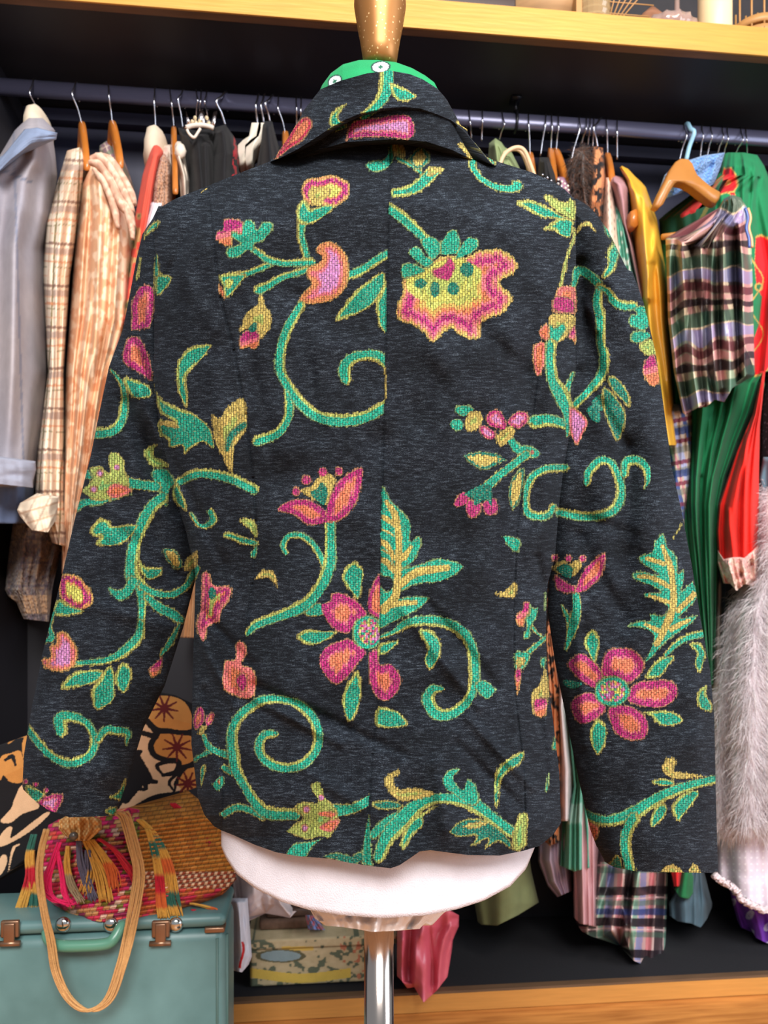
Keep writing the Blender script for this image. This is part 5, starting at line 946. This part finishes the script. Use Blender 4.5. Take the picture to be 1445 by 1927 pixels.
tag(cu, 'black and ochre cushion embroidered with dark red flowers behind the left cuff', 'cushion'); 
# ---------------------------------------------------------------- mannequin
mq = empty('mannequin', tuple(PD(712, 1700, .66)[:2])+(0,), 'white cloth dress form with bronze neck finial on a chrome pole', 'mannequin')
DM = .66
def bodyw(S, X, Y): return np.ones(S.shape)
cloth('torso', [235,600,300,560,400,420,700,440,1000,450,1300,425,1500,415,1560,416,1735,418], [235,860,300,900,400,1020,700,1000,1000,990,1300,1000,1500,1008,1580,1006,1735,1004], DM, .068, lambda X, Y: np.broadcast_to(np.array(rgb(212,208,216)), X.shape+(3,)), 'knit' if False else 'cotton', parent=mq, mode='D', ny=160, nx=90, fold=(.001, 2), pexp=2.2, taper=.2, bfn=lambda S, X, Y: .66+.34*np.clip((Y-1380)/160, 0, 1),
    bot=[415,1590,425,1615,445,1645,480,1672,530,1697,580,1712,640,1722,720,1728,800,1723,860,1711,910,1695,960,1668,990,1635,1008,1590])
cloth('lining_cloth', [1680,560,1700,572,1752,600], [1680,870,1700,860,1752,800], DM, .045, rgb(236,232,232), parent=mq, mode='D', ny=50, nx=120, fold=(.012, 7), top=[560,1690,870,1690], bot=[560,1705,588,1708,592,1728,612,1742,640,1744,668,1748,700,1754,740,1752,790,1748,800,1736,812,1742,834,1720,870,1702])
zc = float(PD(712, 1700, DM)[2]); c0 = PD(713, 1700, DM); pr = [(.0132, .02), (.0132, zc)]
mk('pole', *lathe([(.0132, .03), (.0132, zc)], c0, 32), plain('chrome_pole', rgb(196, 184, 176), .16, 1.), mq)
mk('base', *lathe([(.16,.001),(.165,.006),(.15,.016),(.03,.028),(.016,.05),(.0135,.06)], c0, 40), plain('black_base', rgb(30,28,30), .4), mq)
def bronze():
    m, nt, p, L = nodes('speckled_bronze'); tc = nt.nodes.new('ShaderNodeTexCoord'); v = nt.nodes.new('ShaderNodeTexVoronoi'); v.inputs['Scale'].default_value = 260; r = nt.nodes.new('ShaderNodeValToRGB')
    r.color_ramp.elements[0].position = .10; r.color_ramp.elements[0].color = tuple(lin(rgb(236,196,140)))+(1,); r.color_ramp.elements[1].position = .22; r.color_ramp.elements[1].color = tuple(lin(rgb(158,108,58)))+(1,)
    L.new(tc.outputs['Object'], v.inputs['Vector']); L.new(v.outputs['Distance'], r.inputs[0]); L.new(r.outputs[0], p.inputs['Base Color']); p.inputs['Metallic'].default_value = .55; p.inputs['Roughness'].default_value = .42; return m
c1 = PD(715, 60, DM); k = DM/FPX; zy = lambda py: CAMZ+(CY-py)*k
pf = [(20,128),(31,120),(34,100),(38,75),(43,50),(47,25),(49,12),(48.5,3),(46,-8),(40,-22),(30,-34),(16,-42),(2,-45)]
mk('neck_finial', *lathe([(a*k, zy(b)) for a, b in pf], c1, 48), bronze(), mq)
def scarfc(X, Y):
    c = np.broadcast_to(np.array(rgb(10, 142, 84)), X.shape+(3,)).copy()
    for cx, cy, rx, ry, an in ((716,126,15,9,-.1),(630,153,12,9,-.6)):
        dx, dy = X-cx, Y-cy; a = dx*math.cos(an)+dy*math.sin(an); b = -dx*math.sin(an)+dy*math.cos(an); r = np.hypot(a/rx, b/ry); c[r < 1.25] = rgb(18,60,54); c[r < 1.02] = rgb(206,226,222)
        c[(np.abs(a) < 5) & (np.abs(b) < 1.6)] = rgb(20,90,66); c[(np.abs(b) < 4) & (np.abs(a) < 1.6)] = rgb(20,90,66)
    return c
o = cloth('green_scarf', [112,600,180,598,250,590], [112,795,180,830,250,860], DM, .055, scarfc, parent=None, mode='D', ny=110, nx=150, fold=(.003, 2), taper=.3, top=[598,178,606,160,622,138,645,121,675,113,710,112,745,117,775,128,800,142,830,165,860,200])
tag(o, 'emerald green scarf with white paisley print round the neck of the form', 'scarf')
# ---------------------------------------------------------------- the jacket
def jacket_mat():
    m, nt, p, L = nodes('black_chenille_tapestry'); N = nt.nodes.new
    def val(x, n, inp): n.inputs[inp].default_value = x
    at = N('ShaderNodeAttribute'); at.attribute_name = 'Col'; pt = N('ShaderNodeAttribute'); pt.attribute_name = 'pat'; sx = N('ShaderNodeSeparateXYZ'); L.new(pt.outputs['Vector'], sx.inputs[0])
    cb = N('ShaderNodeCombineXYZ'); L.new(sx.outputs['X'], cb.inputs['X']); L.new(sx.outputs['Y'], cb.inputs['Y'])
    def noise(sx_, sy_, det, rough=.6):
        mp = N('ShaderNodeMapping'); mp.inputs['Scale'].default_value = (sx_, sy_, 1); L.new(cb.outputs[0], mp.inputs[0]); n = N('ShaderNodeTexNoise'); n.noise_dimensions = '2D'
        n.inputs['Scale'].default_value = 1; n.inputs['Detail'].default_value = det; n.inputs['Roughness'].default_value = rough; L.new(mp.outputs[0], n.inputs['Vector']); return n
    def rng(src, a, b_, c, d):
        mr = N('ShaderNodeMapRange'); mr.inputs['From Min'].default_value = a; mr.inputs['From Max'].default_value = b_; mr.inputs['To Min'].default_value = c; mr.inputs['To Max'].default_value = d; L.new(src, mr.inputs['Value']); return mr.outputs[0]
    def math_(op, a, b_):
        q = N('ShaderNodeMath'); q.operation = op
        for k, v in ((0, a), (1, b_)):
            if isinstance(v, (int, float)): q.inputs[k].default_value = v
            else: L.new(v, q.inputs[k])
        return q.outputs[0]
    # stitches of the motifs: upright bricks, slightly wandering
    wob = noise(.35, .35, 2); wob2 = noise(.5, .3, 2); X2 = math_('ADD', sx.outputs['X'], rng(wob.outputs['Fac'], 0, 1, -.16, .16)); Y2 = math_('ADD', sx.outputs['Y'], rng(wob2.outputs['Fac'], 0, 1, -.3, .3))
    sw = N('ShaderNodeCombineXYZ'); L.new(Y2, sw.inputs['X']); L.new(X2, sw.inputs['Y'])
    br = N('ShaderNodeTexBrick'); val(1, br, 'Scale'); val(.80, br, 'Brick Width'); val(.50, br, 'Row Height'); val(.055, br, 'Mortar Size'); val(.7, br, 'Mortar Smooth')
    br.inputs['Color1'].default_value = (1, 1, 1, 1); br.inputs['Color2'].default_value = (.68, .74, .76, 1); br.inputs['Mortar'].default_value = (.17, .19, .22, 1); L.new(sw.outputs[0], br.inputs['Vector'])
    mu = N('ShaderNodeMix'); mu.data_type = 'RGBA'; mu.blend_type = 'MULTIPLY'; val(1, mu, 0); L.new(at.outputs['Color'], mu.inputs[6]); L.new(br.outputs['Color'], mu.inputs[7])
    yarn = noise(5.5, .9, 3, .7); ys = N('ShaderNodeVectorMath'); ys.operation = 'SCALE'; L.new(mu.outputs[2], ys.inputs[0]); L.new(rng(yarn.outputs['Fac'], .34, .66, .38, 1.4), ys.inputs['Scale'])
    dash = noise(1.6, 7.5, 2, .6); df = rng(dash.outputs['Fac'], .60, .72, 0, .5); thr = N('ShaderNodeMix'); thr.data_type = 'RGBA'; L.new(df, thr.inputs[0]); L.new(ys.outputs[0], thr.inputs[6]); thr.inputs[7].default_value = (.56, .46, .20, 1)
    # black chenille ground
    n1 = noise(.45, 2.6, 6, .8); n3 = noise(4., 6., 3, .7); n2 = noise(.075, .11, 4, .6)
    s_ = math_('ADD', math_('MULTIPLY', n1.outputs['Fac'], .62), math_('MULTIPLY', n3.outputs['Fac'], .38))
    r = N('ShaderNodeValToRGB'); e = r.color_ramp.elements; e[0].position = .38; e[0].color = (.0012, .0016, .0030, 1); e[1].position = .68; e[1].color = (.060, .077, .098, 1); x_ = e.new(.52); x_.color = (.0068, .0090, .0130, 1); L.new(s_, r.inputs[0])
    sc = N('ShaderNodeVectorMath'); sc.operation = 'SCALE'; L.new(r.outputs[0], sc.inputs[0]); L.new(rng(n2.outputs['Fac'], .3, .7, .6, 1.6), sc.inputs['Scale'])
    mx = N('ShaderNodeMix'); mx.data_type = 'RGBA'; L.new(sx.outputs['Z'], mx.inputs[0]); L.new(sc.outputs[0], mx.inputs[6]); L.new(thr.outputs[2], mx.inputs[7]); L.new(mx.outputs[2], p.inputs['Base Color'])
    hgt = math_('ADD', math_('MULTIPLY', br.outputs['Color'], sx.outputs['Z']), math_('MULTIPLY', s_, 1.2))
    b = N('ShaderNodeBump'); val(.9, b, 'Strength'); val(.0012, b, 'Distance'); L.new(hgt, b.inputs['Height']); L.new(b.outputs[0], p.inputs['Normal'])
    val(.8, p, 'Roughness'); val(.04, p, 'Sheen Weight'); p.inputs['Sheen Tint'].default_value = (.55, .68, .9, 1); val(.12, p, 'Specular IOR Level'); return m
M['jacket'] = jacket_mat()
def jc(X, Y): return samp(PAT, X, Y)
def jp(X, Y): return np.stack([X/10, Y/10, samp(MASK, X, Y)], -1).reshape(-1, 3)
jk = empty('jacket', PD(712, 1600, DM), 'black tapestry jacket with teal scrolls and magenta flowers worn by the dress form', 'jacket')
def seg(pts, w_, a_): return [(pts[i], pts[i+1], pts[i+2], pts[i+3], w_, a_*1.2) for i in range(0, len(pts)-2, 2)]
seams = seg([735,255,730,400,722,760,716,1000,712,1300,700,1420,690,1560,688,1640], 2.6, -.0026)+seg([390,350,400,450,415,560,440,660,462,780,476,900,481,980,475,1100,455,1250,425,1400,418,1570], 2.6, -.0032)+seg([1030,600,1012,700,1000,800,985,900,972,1000,966,1150,968,1300,985,1450,990,1600], 2.2, -.002)
fd = [(370,385,312,545,12,-.005),(320,470,400,620,18,.003),(400,700,460,1000,20,.003),(560,560,600,820,16,-.003),(480,1290,660,1370,9,-.004),(470,1310,640,1400,10,.004),(600,1350,760,1420,10,-.003),(760,1150,900,1330,12,.004),(800,1130,930,1290,11,-.004),
      (880,1350,1000,1480,10,.004),(860,1400,980,1520,10,-.003),(820,1440,840,1560,14,.004),(1000,560,990,800,20,-.004),(1040,700,1020,1000,14,.004),(380,1150,470,1250,9,-.004),(375,1200,440,1330,9,.004),(385,1300,430,1480,9,-.004),(300,820,420,1060,12,-.004),(1010,1050,1040,1180,9,-.004),
      (760,560,880,760,24,.003),(1020,1290,1045,1480,9,.004),(560,1440,700,1530,14,.003),(450,560,520,900,14,-.0025),(735,300,735,340,6,-.001),(900,620,990,700,18,-.004)]
fd = [t[:5]+(t[5]*1.9,) for t in fd]
def bfn(S, X, Y): return .92+.08*np.cos((Y-1000)/230.)*-1+.06*np.clip((Y-1350)/250, 0, 1)
cloth('back_body', [250,292,400,292,720,289,800,300,900,320,1000,350,1080,368,1150,366,1290,362,1400,360,1500,372,1535,385,1575,420,1640,430], [250,1083,400,1084,700,1083,800,1075,870,1062,950,1052,1050,1044,1100,1030,1200,1027,1300,1033,1350,1040,1450,1052,1555,1056,1640,1050], DM, .088, jc, 'jacket', parent=jk, mode='D', ny=860, nx=520, fold=(.0022, 3), seed=14, pexp=2.6, cap=False, taper=.10, patfn=jp, bfn=bfn, dents=seams+fd, rough=(60, .009),
    top=[286,412,296,395,312,384,330,374,360,362,390,350,450,326,510,303,560,285,600,266,660,254,740,250,800,256,870,276,930,302,1000,324,1040,342,1062,356,1083,376,1090,384], bot=[358,1500,372,1532,385,1545,415,1562,440,1572,480,1590,520,1604,560,1611,620,1616,660,1624,700,1630,735,1634,752,1628,770,1616,790,1602,810,1600,880,1609,940,1610,985,1601,1015,1592,1040,1572,1056,1548])
sd = [(240,760,330,960,16,-.012),(262,740,350,930,11,.008),(200,700,290,900,16,-.006),(275,560,290,700,12,.006),(250,640,285,740,9,-.005),(200,980,330,1080,14,-.004),(300,1020,350,1120,12,-.006),(140,1130,320,1180,14,.003),(100,1250,260,1330,24,.003)]
cloth('left_sleeve', [388,298,410,288,440,268,490,256,560,243,620,231,690,205,780,186,860,170,980,140,1090,115,1230,80,1330,60,1420,45,1480,42,1540,60], [388,322,500,330,700,330,800,345,900,360,1000,366,1040,375,1090,368,1180,345,1290,310,1370,270,1470,240,1535,216,1545,214], .715, .045, jc, 'jacket', parent=jk, mode='D', ny=720, nx=190, fold=(.004, 2), seed=17, cap=False, taper=.03, patfn=jp, dents=[t[:5]+(t[5]*1.5,) for t in sd], rough=(50, .01),
    bot=[42,1484,60,1502,90,1524,130,1538,170,1537,214,1535])
sd2 = [(1092,500,1112,700,16,-.014),(1120,440,1180,620,20,.006),(1186,700,1172,1160,26,-.012),(1230,760,1250,1150,20,.006),(1110,600,1140,760,14,-.006),(1090,700,1180,840,10,-.006),(1060,960,1200,1010,12,-.004),(1090,1010,1180,1180,16,-.007),(1120,1150,1200,1260,14,-.004),(1080,1100,1100,1400,10,.004),(1100,560,1120,620,8,.006),(1130,520,1260,600,20,.004),(1300,1100,1320,1500,18,.003)]
cloth('right_sleeve', [374,1060,500,1050,700,1040,800,1035,900,1030,1000,1030,1050,1034,1150,1030,1250,1045,1350,1065,1450,1085,1560,1110,1600,1125,1642,1150], [374,1092,395,1116,420,1140,445,1158,500,1186,570,1211,660,1233,760,1248,880,1264,960,1282,1060,1301,1180,1321,1260,1336,1350,1344,1500,1347,1642,1351], .715, .05, jc, 'jacket', parent=jk, mode='D', ny=760, nx=240, fold=(.004, 2), seed=19, cap=False, taper=.03, patfn=jp, dents=[t[:5]+(t[5]*1.4,) for t in sd2], rough=(50, .01),
    top=[1050,380,1085,374,1092,378,1120,396,1145,425,1180,490], bot=[1100,1590,1125,1602,1138,1622,1155,1632,1200,1640,1340,1643,1351,1638])
cloth('collar_stand', [196,590,250,570,306,545], [196,872,250,880,306,905], .653, .066, jc, 'jacket', parent=jk, mode='D', ny=80, nx=240, fold=(.001, 2), cap=True, taper=.0, patfn=jp, pexp=2.2, top=[545,260,600,225,660,205,740,196,800,204,850,225,905,260], bot=[545,308,600,282,650,268,740,262,800,266,850,282,905,308])
def cd(S, X, Y): return -.006*S**1.5
cloth('collar', [133,598,168,596,250,540,310,505], [133,800,185,842,250,880,312,936], .650, .066, jc, 'jacket', parent=jk, mode='D', ny=150, nx=320, fold=(.0015, 2), cap=True, taper=.0, patfn=jp, pexp=2.3, dfn=cd,
    top=[505,302,522,280,540,256,570,209,603,168,640,152,690,138,735,133,770,139,795,149,822,166,842,188,858,215,868,236,890,262,915,284,936,308], bot=[505,306,530,296,560,281,590,262,620,242,650,225,680,213,720,204,760,201,790,204,820,214,850,227,872,246,895,272,915,298,926,310,936,314],
    dents=((600,250,870,235,4,-.0015),))
for o in list(COL.objects):
    if o.type == 'MESH' and o.parent is None and o.get('kind') != 'structure' and not o.children and o.location.length < 1e-6: pivot(o)
